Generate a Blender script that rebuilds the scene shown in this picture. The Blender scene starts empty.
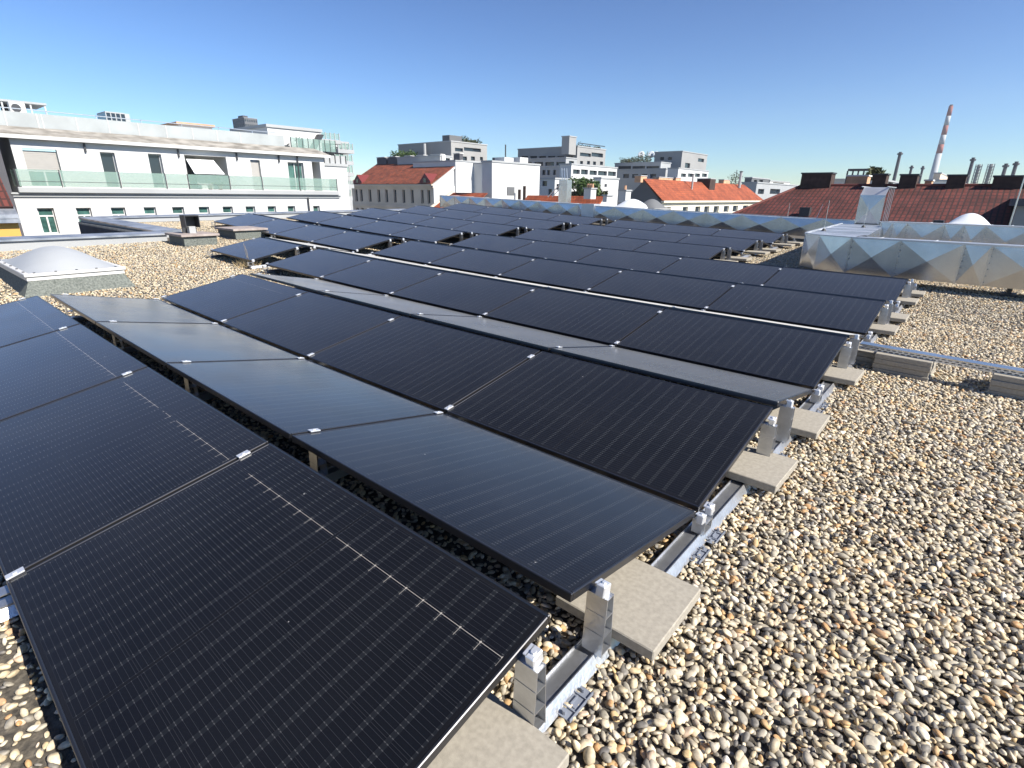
import bpy, bmesh, math, random
from math import sin, cos, tan, radians, pi
from mathutils import Vector, Matrix, noise
random.seed(7)
sc = bpy.context.scene
COL = sc.collection
# ------------------------------------------------------------------ camera, sky, sun, exposure
CX, CY, CZ = 0.7147, -1.0968, 1.5912
YAW, PITCH, ROLL, FPX = -0.7047, -0.3422, 0.0129, 533.8786
fw = Vector((sin(YAW)*cos(PITCH), cos(YAW)*cos(PITCH), sin(PITCH)))
rt0 = Vector((cos(YAW), -sin(YAW), 0)); up0 = rt0.cross(fw)
rt = rt0*cos(ROLL)+up0*sin(ROLL); up = up0*cos(ROLL)-rt0*sin(ROLL)
CAM = Vector((CX, CY, CZ))
cd = bpy.data.cameras.new('camera'); cam = bpy.data.objects.new('camera', cd); COL.objects.link(cam)
cam.matrix_world = Matrix(((rt.x, up.x, -fw.x, CX), (rt.y, up.y, -fw.y, CY), (rt.z, up.z, -fw.z, CZ), (0, 0, 0, 1)))
cd.sensor_width = 36; cd.lens = 36*FPX/1024; cd.clip_start = 0.05; cd.clip_end = 20000
sc.camera = cam
SUN_AZ, SUN_EL = radians(10), radians(40)        # azimuth from +X towards +Y
sv = Vector((cos(SUN_EL)*cos(SUN_AZ), cos(SUN_EL)*sin(SUN_AZ), sin(SUN_EL)))
w = bpy.data.worlds.new('World'); sc.world = w; w.use_nodes = True
nt = w.node_tree; bg = nt.nodes['Background']; sky = nt.nodes.new('ShaderNodeTexSky')
sky.sky_type = 'NISHITA'; sky.sun_disc = False; sky.sun_elevation = SUN_EL; sky.sun_rotation = pi/2-SUN_AZ
sky.altitude = 200; sky.air_density = 1.0; sky.dust_density = 0.1; sky.ozone_density = 3.0
tn = nt.nodes.new('ShaderNodeMix'); tn.data_type = 'RGBA'; tn.blend_type = 'MULTIPLY'; tn.inputs[0].default_value = 1; tn.inputs[7].default_value = (.90, .98, 1.10, 1)
tn.inputs[7].default_value = (.180, .196, .216, 1)
gm = nt.nodes.new('ShaderNodeGamma'); gm.inputs[1].default_value = 1.45
t2 = nt.nodes.new('ShaderNodeMix'); t2.data_type = 'RGBA'; t2.blend_type = 'MULTIPLY'; t2.inputs[0].default_value = 1; t2.inputs[7].default_value = (5, 5, 5, 1)
nt.links.new(sky.outputs[0], tn.inputs[6]); nt.links.new(tn.outputs[2], gm.inputs[0]); nt.links.new(gm.outputs[0], t2.inputs[6]); nt.links.new(t2.outputs[2], bg.inputs[0]); bg.inputs[1].default_value = 0.070
sd = bpy.data.lights.new('sun', 'SUN'); sun = bpy.data.objects.new('sun', sd); COL.objects.link(sun)
sd.energy = 5.0; sd.angle = radians(0.53); sd.color = (1, 0.945, 0.86)
sun.rotation_euler = sv.to_track_quat('Z', 'Y').to_euler()
sc.view_settings.view_transform = 'Standard'; sc.view_settings.look = 'None'
sc.view_settings.exposure = 0.84; sc.view_settings.gamma = 1; sc.view_settings.use_curve_mapping = False

HAZE = .00018
# ------------------------------------------------------------------ materials
def mat(name, col=(.5, .5, .5), rough=.6, metal=0, spec=.5, var=0.0, vscale=3.0, bump=0.0, bscale=60, coord='Object', col2=None, alpha=1):
    m = bpy.data.materials.new(name); m.use_nodes = True; t = m.node_tree; b = t.nodes['Principled BSDF']
    b.inputs['Roughness'].default_value = rough; b.inputs['Metallic'].default_value = metal
    b.inputs['Specular IOR Level'].default_value = spec; b.inputs['Alpha'].default_value = alpha
    b.inputs['Base Color'].default_value = (*col, 1)
    if var or bump or col2:
        tc = t.nodes.new('ShaderNodeTexCoord')
        if var or col2:
            n = t.nodes.new('ShaderNodeTexNoise'); n.inputs['Scale'].default_value = vscale; n.inputs['Detail'].default_value = 6
            t.links.new(tc.outputs[coord], n.inputs['Vector'])
            r = t.nodes.new('ShaderNodeValToRGB'); r.color_ramp.elements[0].position = .32; r.color_ramp.elements[1].position = .68
            c2 = col2 or tuple(min(1, c*(1+var)) for c in col); c1 = col if col2 else tuple(c*(1-var) for c in col)
            r.color_ramp.elements[0].color = (*c1, 1); r.color_ramp.elements[1].color = (*c2, 1)
            t.links.new(n.outputs['Fac'], r.inputs[0]); t.links.new(r.outputs[0], b.inputs['Base Color'])
        if bump:
            n2 = t.nodes.new('ShaderNodeTexNoise'); n2.inputs['Scale'].default_value = bscale; n2.inputs['Detail'].default_value = 4
            t.links.new(tc.outputs[coord], n2.inputs['Vector'])
            bp = t.nodes.new('ShaderNodeBump'); bp.inputs['Strength'].default_value = bump; bp.inputs['Distance'].default_value = 0.01
            t.links.new(n2.outputs['Fac'], bp.inputs['Height']); t.links.new(bp.outputs[0], b.inputs['Normal'])
    return m

M = {}
M['alu'] = mat('mill_aluminium', (.60, .61, .62), .36, .88, var=.12, vscale=14, bump=.15, bscale=90)
M['alu_bright'] = mat('bright_aluminium', (.78, .79, .8), .4, .6, var=.06, vscale=20)
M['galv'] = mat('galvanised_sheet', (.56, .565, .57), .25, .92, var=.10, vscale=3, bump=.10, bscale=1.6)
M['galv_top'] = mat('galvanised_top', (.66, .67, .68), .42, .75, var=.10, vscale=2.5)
M['seam'] = mat('sheet_seam', (.30, .31, .32), .5, .6)
M['frame'] = mat('black_anodised_frame', (.085, .085, .09), .3, .85)
M['concrete'] = mat('concrete_slab', (.33, .30, .245), .92, var=.12, vscale=60, bump=.14, bscale=330)
M['plastic'] = mat('grey_plastic', (.20, .22, .26), .5, var=.15)
M['blackplastic'] = mat('black_plastic', (.02, .02, .02), .5)
M['white'] = mat('white_render', (.57, .57, .555), .85, var=.05, vscale=.6)
M['offwhite'] = mat('offwhite_render', (.66, .65, .61), .85, var=.05, vscale=.4)
M['lightgrey'] = mat('light_grey_cladding', (.36, .37, .37), .7, var=.06, vscale=.4)
M['attic'] = mat('attic_sheet', (.34, .365, .365), .6, var=.10, vscale=.8)
M['grey'] = mat('grey_render', (.30, .30, .29), .8, var=.06, vscale=.2)
M['midgrey'] = mat('mid_grey_render', (.13, .135, .14), .8, var=.08, vscale=.2)
M['darkgrey'] = mat('dark_grey_wall', (.085, .085, .095), .85, var=.1, vscale=.5)
M['darkmetal'] = mat('dark_metal', (.05, .052, .056), .5, .3)
M['beige'] = mat('beige_facade', (.68, .55, .42), .9, var=.1, vscale=.3)
M['cream'] = mat('cream_facade', (.66, .62, .50), .9, var=.06, vscale=.3)
M['yellow'] = mat('yellow_facade', (.60, .34, .085), .9, var=.05, vscale=.8)
M['glass'] = mat('window_glass', (.02, .03, .04), .06, 0, .6)
M['greenglass'] = mat('curtained_window_glass', (.05, .12, .105), .08, 0, .6, var=.5, vscale=2)
M['shutter'] = mat('roller_shutter', (.36, .345, .32), .7, var=.04)
M['balcony_glass'] = mat('balcony_glass', (.26, .38, .33), .08, 0, .6, alpha=.5)
M['brick'] = mat('dark_brick', (.05, .03, .024), .9, var=.35, vscale=3)
M['terracotta'] = mat('pale_terracotta', (.56, .33, .20), .9, var=.2, vscale=2)
M['zinc'] = mat('weathered_zinc', (.22, .25, .29), .42, .6, var=.3, vscale=2.2, col2=(.50, .52, .55))
M['bitumen'] = mat('mineral_bitumen', (.085, .095, .085), .95, col2=(.20, .215, .19), vscale=45, bump=.6, bscale=120)
M['opal'] = mat('opal_acrylic', (.40, .415, .42), .5, 0, .3, var=.03)
M['opalwhite'] = mat('white_acrylic', (.80, .82, .82), .3, 0, .5)
M['pvc'] = mat('white_pvc', (.62, .61, .58), .5, var=.05)
M['redmetal'] = mat('red_painted_sheet', (.15, .022, .02), .6)
M['paintred'] = mat('chimney_red', (.30, .11, .09), .8, var=.1, vscale=.05)
M['paintwhite'] = mat('chimney_white', (.42, .44, .45), .8, var=.06, vscale=.05)
M['ridge'] = mat('ridge_tile', (.11, .024, .018), .8)
M['slate'] = mat('slate_cladding', (.075, .085, .10), .8, var=.2)
M['leaf'] = mat('foliage', (.035, .075, .018), .6, col2=(.10, .16, .04), vscale=1.5)
M['leafdark'] = mat('dark_foliage', (.03, .045, .015), .7, col2=(.09, .09, .03), vscale=1.5)
M['bark'] = mat('bark', (.09, .07, .05), .9)
M['slabtop'] = mat('rust_flecked_cap', (.27, .22, .195), .8, col2=(.40, .345, .31), vscale=8)
M['straw'] = mat('dry_straw', (.50, .38, .20), .9)
M['city'] = mat('city_ground', (.16, .17, .16), .95, var=.3, vscale=.02)
M['membrane'] = mat('roof_membrane', (.20, .20, .19), .9, var=.2)

def tile_mat(name, c1, c2, mortar, w, h):
    m = bpy.data.materials.new(name); m.use_nodes = True; t = m.node_tree; b = t.nodes['Principled BSDF']
    tc = t.nodes.new('ShaderNodeUVMap'); br = t.nodes.new('ShaderNodeTexBrick')
    br.inputs['Color1'].default_value = (*c1, 1); br.inputs['Color2'].default_value = (*c2, 1); br.inputs['Mortar'].default_value = (*mortar, 1)
    br.inputs['Scale'].default_value = 1; br.inputs['Brick Width'].default_value = w; br.inputs['Row Height'].default_value = h
    br.inputs['Mortar Size'].default_value = h*.09; br.inputs['Bias'].default_value = 0; br.offset = .5 if 'dark' not in name else 0
    t.links.new(tc.outputs[0], br.inputs['Vector'])
    n = t.nodes.new('ShaderNodeTexNoise'); n.inputs['Scale'].default_value = .7; n.inputs['Detail'].default_value = 5
    t.links.new(tc.outputs[0], n.inputs['Vector'])
    mx = t.nodes.new('ShaderNodeMix'); mx.data_type = 'RGBA'; mx.blend_type = 'MULTIPLY'; mx.inputs[0].default_value = 1
    r = t.nodes.new('ShaderNodeValToRGB'); r.color_ramp.elements[0].color = (.6, .55, .5, 1); r.color_ramp.elements[1].color = (1.1, 1.1, 1.1, 1)
    r.color_ramp.elements[0].position = .3; r.color_ramp.elements[1].position = .65
    t.links.new(n.outputs['Fac'], r.inputs[0]); t.links.new(br.outputs['Color'], mx.inputs[6]); t.links.new(r.outputs[0], mx.inputs[7])
    t.links.new(mx.outputs[2], b.inputs['Base Color']); b.inputs['Roughness'].default_value = .8
    bp = t.nodes.new('ShaderNodeBump'); bp.inputs['Strength'].default_value = 1; bp.inputs['Distance'].default_value = .05; bp.invert = True
    t.links.new(br.outputs['Fac'], bp.inputs['Height']); t.links.new(bp.outputs[0], b.inputs['Normal'])
    return m
M['tile_orange'] = tile_mat('orange_clay_tiles', (.44, .105, .035), (.31, .07, .028), (.22, .055, .022), .26, .34)
M['tile_rust'] = tile_mat('weathered_clay_tiles', (.34, .085, .035), (.20, .06, .03), (.09, .03, .02), .5, .45)
M['tile_red'] = tile_mat('dark_red_tiles', (.15, .034, .025), (.10, .024, .018), (.045, .015, .012), .27, .5)

# --- solar glass: half cells 20 along, 6 across, ten wires per cell
PL, PW = 1.72, 1.0425
def solar_mat():
    m = bpy.data.materials.new('solar_cells_under_glass'); m.use_nodes = True; t = m.node_tree; b = t.nodes['Principled BSDF']
    N = t.nodes; Lk = t.links
    def num(op, a, bb=None, c=None):
        n = N.new('ShaderNodeMath'); n.operation = op
        for i, v in enumerate((a, bb, c)):
            if v is None: continue
            if isinstance(v, (int, float)): n.inputs[i].default_value = v
            else: Lk.new(v, n.inputs[i])
        return n.outputs[0]
    tc = N.new('ShaderNodeTexCoord'); sp = N.new('ShaderNodeSeparateXYZ'); Lk.new(tc.outputs['Object'], sp.inputs[0])
    x, y = sp.outputs[0], sp.outputs[1]
    AL, AW = PL-.05, PW-.045
    cx, cy = AL/20, AW/6
    xs = num('ADD', num('DIVIDE', x, cx), 10.0)          # 0..20
    ys = num('ADD', num('DIVIDE', y, cy), 3.0)           # 0..6
    dx = num('MULTIPLY', num('ABSOLUTE', num('SUBTRACT', num('FRACT', num('ADD', xs, .5)), .5)), cx)   # metres to nearest half-cell gap
    dy = num('MULTIPLY', num('ABSOLUTE', num('SUBTRACT', num('FRACT', num('ADD', ys, .5)), .5)), cy)
    wire = num('MULTIPLY', num('ABSOLUTE', num('SUBTRACT', num('FRACT', num('MULTIPLY', ys, 10.0)), .5)), cy/10)
    wl = num('LESS_THAN', wire, .0006)
    wd = num('LESS_THAN', wire, .0011)
    dash = num('MULTIPLY', num('MULTIPLY', num('LESS_THAN', dx, .0085), num('GREATER_THAN', dx, .0018)), wd)
    inside = num('MULTIPLY', num('MULTIPLY', num('GREATER_THAN', xs, 0.0), num('LESS_THAN', xs, 20.0)), num('MULTIPLY', num('GREATER_THAN', ys, 0.0), num('LESS_THAN', ys, 6.0)))
    # string-gap ribbon glints painted into the colour, one cell from the high edge
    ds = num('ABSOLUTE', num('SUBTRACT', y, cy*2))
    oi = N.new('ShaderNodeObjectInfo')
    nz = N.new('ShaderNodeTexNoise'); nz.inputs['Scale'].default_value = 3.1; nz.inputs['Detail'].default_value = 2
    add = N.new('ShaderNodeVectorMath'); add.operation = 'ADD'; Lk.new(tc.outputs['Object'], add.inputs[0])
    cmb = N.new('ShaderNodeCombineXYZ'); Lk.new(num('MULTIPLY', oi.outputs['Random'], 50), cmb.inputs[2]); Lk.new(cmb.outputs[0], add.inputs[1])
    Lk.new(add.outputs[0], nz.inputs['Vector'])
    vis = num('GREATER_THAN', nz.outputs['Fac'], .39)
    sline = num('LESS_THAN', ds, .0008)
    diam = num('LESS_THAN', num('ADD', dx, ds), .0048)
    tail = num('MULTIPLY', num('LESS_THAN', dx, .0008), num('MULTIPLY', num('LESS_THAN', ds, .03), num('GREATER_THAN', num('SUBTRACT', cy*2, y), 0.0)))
    glint = num('MULTIPLY', num('MAXIMUM', num('MAXIMUM', sline, diam), tail), vis)
    glint = num('MULTIPLY', glint, num('GREATER_THAN', num('ABSOLUTE', x), .01))
    at_ = N.new('ShaderNodeAttribute'); at_.attribute_type = 'OBJECT'; at_.attribute_name = 'ribbon_glint'
    glint = num('MULTIPLY', glint, at_.outputs['Fac'])
    gapl = num('MAXIMUM', num('LESS_THAN', dx, .0010), num('LESS_THAN', dy, .0008))
    mid = num('LESS_THAN', num('ABSOLUTE', x), .006)
    base = N.new('ShaderNodeRGB'); base.outputs[0].default_value = (.0020, .0024, .0042, 1)
    def mixc(fac, a, colb):
        n = N.new('ShaderNodeMix'); n.data_type = 'RGBA'; Lk.new(fac, n.inputs[0]); Lk.new(a, n.inputs[6]); n.inputs[7].default_value = (*colb, 1); return n.outputs[2]
    c = base.outputs[0]
    c = mixc(gapl, c, (.012, .012, .014))
    c = mixc(num('LESS_THAN', dx, .0085), c, (.0065, .0075, .0095))
    c = mixc(wl, c, (.017, .018, .021))
    c = mixc(dash, c, (.062, .062, .064))
    c = mixc(mid, c, (.004, .004, .005))
    c = mixc(glint, c, (.34, .31, .27))
    c = mixc(num('SUBTRACT', 1.0, inside), c, (.004, .004, .005))
    # bird and dust specks, thin dust film
    vo = N.new('ShaderNodeTexVoronoi'); vo.inputs['Scale'].default_value = 9; Lk.new(add.outputs[0], vo.inputs['Vector'])
    n3 = N.new('ShaderNodeTexNoise'); n3.inputs['Scale'].default_value = 2.5; Lk.new(add.outputs[0], n3.inputs['Vector'])
    sepc = N.new('ShaderNodeSeparateColor'); Lk.new(vo.outputs['Color'], sepc.inputs[0])
    speck = num('MULTIPLY', num('LESS_THAN', vo.outputs['Distance'], .035), num('GREATER_THAN', sepc.outputs[0], .86))
    c = mixc(num('MULTIPLY', speck, .6), c, (.35, .34, .32))
    n4 = N.new('ShaderNodeTexNoise'); n4.inputs['Scale'].default_value = 1.7; n4.inputs['Detail'].default_value = 6; n4.inputs['Distortion'].default_value = .6
    Lk.new(add.outputs[0], n4.inputs['Vector'])
    c = mixc(num('MULTIPLY', n4.outputs['Fac'], .009), c, (.42, .44, .47))
    Lk.new(c, b.inputs['Base Color'])
    # thin dust film over the glass: optical depth grows as 1/cos of the viewing angle
    ge = N.new('ShaderNodeNewGeometry'); dt = N.new('ShaderNodeVectorMath'); dt.operation = 'DOT_PRODUCT'
    Lk.new(ge.outputs['Incoming'], dt.inputs[0]); Lk.new(ge.outputs['True Normal'], dt.inputs[1])
    tau = num('MULTIPLY', num('ADD', num('MULTIPLY', n4.outputs['Fac'], .9), .5), .0031)
    cov = num('SUBTRACT', 1.0, num('EXPONENT', num('MULTIPLY', num('DIVIDE', tau, num('POWER', num('MAXIMUM', num('ABSOLUTE', dt.outputs['Value']), .01), 1.7)), -1.0)))
    df = N.new('ShaderNodeBsdfDiffuse'); df.inputs[0].default_value = (.52, .51, .48, 1)
    ms = N.new('ShaderNodeMixShader'); Lk.new(cov, ms.inputs[0]); Lk.new(b.outputs[0], ms.inputs[1]); Lk.new(df.outputs[0], ms.inputs[2]); Lk.new(ms.outputs[0], N['Material Output'].inputs[0])
    mr = N.new('ShaderNodeMapRange'); mr.inputs['From Min'].default_value = .3; mr.inputs['From Max'].default_value = .7
    mr.inputs['To Min'].default_value = .10; mr.inputs['To Max'].default_value = .20
    Lk.new(n3.outputs['Fac'], mr.inputs[0]); Lk.new(mr.outputs[0], b.inputs['Roughness'])
    b.inputs['IOR'].default_value = 1.36
    b.inputs['Sheen Weight'].default_value = .22; b.inputs['Sheen Roughness'].default_value = .3; b.inputs['Sheen Tint'].default_value = (.95, .95, .92, 1)
    return m
M['solar'] = solar_mat()

def stone_mat():
    m = bpy.data.materials.new('river_pebbles'); m.use_nodes = True; t = m.node_tree; b = t.nodes['Principled BSDF']
    oi = t.nodes.new('ShaderNodeObjectInfo'); r = t.nodes.new('ShaderNodeValToRGB'); r.color_ramp.interpolation = 'LINEAR'
    cols = [(0, (.13, .12, .11)), (.06, (.22, .20, .17)), (.18, (.38, .34, .26)), (.36, (.55, .45, .29)), (.52, (.68, .57, .39)), (.66, (.40, .35, .27)),
            (.76, (.74, .66, .50)), (.88, (.58, .42, .21)), (.94, (.50, .28, .12)), (1, (.78, .73, .62))]
    e = r.color_ramp.elements; e[0].position, e[0].color = 0, (*cols[0][1], 1); e[1].position, e[1].color = 1, (*cols[-1][1], 1)
    for p, c in cols[1:-1]:
        q = e.new(p); q.color = (*c, 1)
    t.links.new(oi.outputs['Random'], r.inputs[0])
    tc = t.nodes.new('ShaderNodeTexCoord'); n = t.nodes.new('ShaderNodeTexNoise'); n.inputs['Scale'].default_value = 2.2; n.inputs['Detail'].default_value = 5
    t.links.new(tc.outputs['Object'], n.inputs['Vector'])
    mx = t.nodes.new('ShaderNodeMix'); mx.data_type = 'RGBA'; mx.blend_type = 'MULTIPLY'; mx.inputs[0].default_value = 1
    r2 = t.nodes.new('ShaderNodeValToRGB'); r2.color_ramp.elements[0].color = (.62, .62, .62, 1); r2.color_ramp.elements[1].color = (1.25, 1.25, 1.25, 1)
    r2.color_ramp.elements[0].position = .3; r2.color_ramp.elements[1].position = .7
    t.links.new(n.outputs['Fac'], r2.inputs[0]); t.links.new(r.outputs[0], mx.inputs[6]); t.links.new(r2.outputs[0], mx.inputs[7])
    t.links.new(mx.outputs[2], b.inputs['Base Color']); b.inputs['Roughness'].default_value = .62
    return m
M['stone'] = stone_mat()
M['gravelbed'] = mat('gravel_bed', (.04, .036, .03), .95, col2=(.15, .13, .10), vscale=40, bump=1, bscale=40)

# ------------------------------------------------------------------ helpers
def P(u, v, X=None, Y=None, depth=None):
    d = fw + rt*((u-512)/FPX) - up*((v-384)/FPX)
    if X is not None: t = (X-CX)/d.x
    elif Y is not None: t = (Y-CY)/d.y
    else: t = depth
    return CAM + d*t

def tag(o, label=None, cat=None, group=None, kind=None):
    if label: o['label'] = label
    if cat: o['category'] = cat
    if group: o['group'] = group
    if kind: o['kind'] = kind
    return o
def empty(name, loc, label, cat, group=None, rz=0):
    o = bpy.data.objects.new(name, None); COL.objects.link(o); o.location = loc; o.rotation_euler.z = rz; o.empty_display_size = .1
    return tag(o, label, cat, group)
def link(name, me, m=None, parent=None, loc=None):
    o = bpy.data.objects.new(name, me); COL.objects.link(o)
    if m is not None and not me.materials: me.materials.append(M[m] if isinstance(m, str) else m)
    if parent is not None:
        o.parent = parent
        if parent.name.split('.')[0] in WORLD: o.matrix_parent_inverse = Matrix.Translation(-parent.location)   # built in world coordinates
    if loc is not None: o.location = loc
    return o
WORLD = {'apartment_building', 'ventilation_duct', 'duct_riser', 'dome_skylight', 'parapet', 'balcony_tower', 'yellow_house', 'old_house', 'small_house', 'white_building',
         'modern_apartment_block', 'low_house', 'glazed_shaft', 'gabled_house', 'tiled_roof_house', 'roof_terrace', 'roof_dormer', 'roof_pergola', 'roof_shed', 'tower_block', 'distant_block'}
class MB:
    def __init__(s): s.b = bmesh.new(); s.uv = None
    def box(s, x0, x1, y0, y1, z0, z1, bev=0):
        vs = [s.b.verts.new((x, y, z)) for z in (z0, z1) for y in (y0, y1) for x in (x0, x1)]
        for f in ((0, 2, 3, 1), (4, 5, 7, 6), (0, 1, 5, 4), (2, 6, 7, 3), (0, 4, 6, 2), (1, 3, 7, 5)): s.b.faces.new([vs[i] for i in f])
        if bev:
            es = list({e for v in vs for e in v.link_edges}); bmesh.ops.bevel(s.b, geom=es, offset=bev, segments=1, affect='EDGES')
        return s
    def poly(s, pts):
        return s.b.faces.new([s.b.verts.new(p) for p in pts])
    def prism(s, pts, d):      # pts polygon (3D), extruded by vector d
        a = [s.b.verts.new(p) for p in pts]; c = [s.b.verts.new(Vector(p)+Vector(d)) for p in pts]; n = len(a)
        s.b.faces.new(a); s.b.faces.new(c[::-1])
        for i in range(n): s.b.faces.new((a[i], c[i], c[(i+1) % n], a[(i+1) % n]))
        return s
    def cyl(s, p0, p1, r0, r1=None, n=10):
        r1 = r0 if r1 is None else r1; p0 = Vector(p0); p1 = Vector(p1); q = (p1-p0).to_track_quat('Z', 'Y')
        A = [s.b.verts.new(p0+q @ Vector((r0*cos(2*pi*i/n), r0*sin(2*pi*i/n), 0))) for i in range(n)]
        B = [s.b.verts.new(p1+q @ Vector((r1*cos(2*pi*i/n), r1*sin(2*pi*i/n), 0))) for i in range(n)]
        for i in range(n): s.b.faces.new((A[i], A[(i+1) % n], B[(i+1) % n], B[i]))
        s.b.faces.new(A[::-1]); s.b.faces.new(B); return s
    def mesh(s, name, m=None):
        bmesh.ops.recalc_face_normals(s.b, faces=s.b.faces)
        me = bpy.data.meshes.new(name); s.b.to_mesh(me); s.b.free()
        if m: me.materials.append(M[m] if isinstance(m, str) else m)
        return me
    def build(s, name, m, parent=None, loc=None): return link(name, s.mesh(name, m), None, parent, loc)

QXX, QXY, QYY = .0015, -.0009, .0007
def G(x, y):
    y = max(-3, min(17.5, y)); q = max(-17, min(6, x)); g = QXX*q*q+QXY*q*y+QYY*y*y
    if x < -16.6:                       # falls off to the gutter along the left edge
        t = min(1, (-16.6-x)/2.0); g = g*(1-t)+min(g, .42)*t
    return g
GZ = .085
def gz(x, y): return GZ+G(x, y)

# ------------------------------------------------------------------ ground and roof
MB().box(-1500, 1500, -1500, 1500, -19, -18).build('ground', 'city')['kind'] = 'structure'
def roof_sheet():
    b = bmesh.new(); rows = []
    xs = [-22.3+i*.9 for i in range(36)]; ys = [-5.4+i*.9 for i in range(30)]
    for y in ys: rows.append([b.verts.new((x, y, gz(x, y)-.012)) for x in xs])
    for j in range(len(ys)-1):
        for i in range(len(xs)-1):
            if xs[i] < -14.2 and ys[j+1] <= 3.6: continue
            b.faces.new((rows[j][i], rows[j][i+1], rows[j+1][i+1], rows[j+1][i]))
    me = bpy.data.meshes.new('flat_roof'); b.to_mesh(me); b.free(); return me
tag(link('flat_roof', roof_sheet(), 'gravelbed'), kind='structure')
# body of the building under the roof
bb = MB(); bb.box(-14.2, 9, -6, 3.59, -18, -.05); bb.box(-22.2, 9, 3.6, 19.9, -18, -.06)
tag(bb.build('building_below', 'membrane'), kind='structure')

# ------------------------------------------------------------------ gravel (instanced pebbles)
stones = bpy.data.collections.new('pebble_shapes')
for k in range(8):
    b = bmesh.new(); bmesh.ops.create_icosphere(b, subdivisions=2, radius=.5)
    ax = (1.0, random.uniform(.55, .82), random.uniform(.34, .56)); off = Vector((k*7.3, k*3.1, 0))
    for v in b.verts:
        p = v.co.copy(); n1 = noise.noise(p*1.6+off); n2 = noise.noise(p*3.5+off*2)
        v.co = Vector((p.x*ax[0], p.y*ax[1], p.z*ax[2]))*(1+.32*n1+.10*n2)
    me = bpy.data.meshes.new('pebble'); b.to_mesh(me); b.free(); me.materials.append(M['stone'])
    for p in me.polygons: p.use_smooth = True
    so = bpy.data.objects.new('pebble', me); stones.objects.link(so)
def gravel_points():
    pts, rot, scl, pick = [], [], [], []
    R = random.Random(11)
    def fill(x0, x1, y0, y1, sp, smin=.020, smax=.047, layer=0):
        y = y0
        while y < y1:
            x = x0
            while x < x1:
                px = x+R.uniform(-.5, .5)*sp; py = y+R.uniform(-.5, .5)*sp
                s = smin+(smax-smin)*R.random()**1.7
                if R.random() < .02: s *= 1.3
                pts.append((px, py, gz(px, py)-.006+layer*.011+R.uniform(-.005, .007)))
                rot.append((R.gauss(0, .38), R.gauss(0, .38), R.uniform(0, 6.283)))
                q = R.uniform(.85, 1.15); scl.append((s*q, s, s*R.uniform(.85, 1.15))); pick.append(R.randrange(8))
                x += sp
            y += sp
    # right of the array (near), visible foreground
    fill(-.5, 4.2, -1.0, 7.5, .025); fill(-.5, 4.2, -1.0, 7.5, .033, layer=1); fill(-.5, 4.2, -3.2, -1.0, .034); fill(4.2, 7.0, -3.2, 1.0, .038)
    fill(-3.8, 6.5, 7.5, 17.6, .034)
    fill(4.2, 7.0, 1.0, 7.5, .034)
    # beneath the first tents and at the lower left
    fill(-4.2, -.5, -2.6, 2.6, .031); fill(-9, -4.2, -2.6, 3.4, .036)
    fill(-7, -.5, 2.6, 6.2, .045)
    # left roof area
    fill(-14.1, -9, -3.0, 3.5, .036); fill(-14.1, -6.5, 3.5, 8.6, .036); fill(-21.5, -14.1, 4.08, 8.6, .04)
    fill(-21.9, -15.5, 8.6, 17.6, .06)
    return pts, rot, scl, pick
def build_gravel():
    import numpy as np
    pts, rot, scl, pick = gravel_points(); n = len(pts)
    me = bpy.data.meshes.new('gravel'); me.vertices.add(n)
    me.vertices.foreach_set('co', np.array(pts, dtype=np.float32).ravel())
    for nm, dat in (('rot', rot), ('scl', scl)):
        a = me.attributes.new(nm, 'FLOAT_VECTOR', 'POINT'); a.data.foreach_set('vector', np.array(dat, dtype=np.float32).ravel())
    a = me.attributes.new('pick', 'INT', 'POINT'); a.data.foreach_set('value', np.array(pick, dtype=np.int32))
    o = link('gravel', me); o['kind'] = 'stuff'; o['label'] = 'rounded beige and grey river gravel covering the flat roof'; o['category'] = 'gravel'
    ng = bpy.data.node_groups.new('scatter', 'GeometryNodeTree')
    ng.interface.new_socket('Geometry', in_out='INPUT', socket_type='NodeSocketGeometry'); ng.interface.new_socket('Geometry', in_out='OUTPUT', socket_type='NodeSocketGeometry')
    gi = ng.nodes.new('NodeGroupInput'); go = ng.nodes.new('NodeGroupOutput'); ip = ng.nodes.new('GeometryNodeInstanceOnPoints')
    ci = ng.nodes.new('GeometryNodeCollectionInfo'); ci.inputs['Collection'].default_value = stones; ci.inputs['Separate Children'].default_value = True; ci.inputs['Reset Children'].default_value = True
    m2p = ng.nodes.new('GeometryNodeMeshToPoints')
    def at(nm, ty):
        q = ng.nodes.new('GeometryNodeInputNamedAttribute'); q.data_type = ty; q.inputs['Name'].default_value = nm; return q.outputs['Attribute']
    e2r = ng.nodes.new('FunctionNodeEulerToRotation')
    L = ng.links.new
    L(gi.outputs[0], m2p.inputs[0]); L(m2p.outputs[0], ip.inputs['Points']); L(ci.outputs[0], ip.inputs['Instance']); ip.inputs['Pick Instance'].default_value = True
    L(at('pick', 'INT'), ip.inputs['Instance Index']); L(at('rot', 'FLOAT_VECTOR'), e2r.inputs[0]); L(e2r.outputs[0], ip.inputs['Rotation']); L(at('scl', 'FLOAT_VECTOR'), ip.inputs['Scale'])
    L(ip.outputs[0], go.inputs[0])
    md = o.modifiers.new('scatter', 'NODES'); md.node_group = ng
build_gravel()

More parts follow.
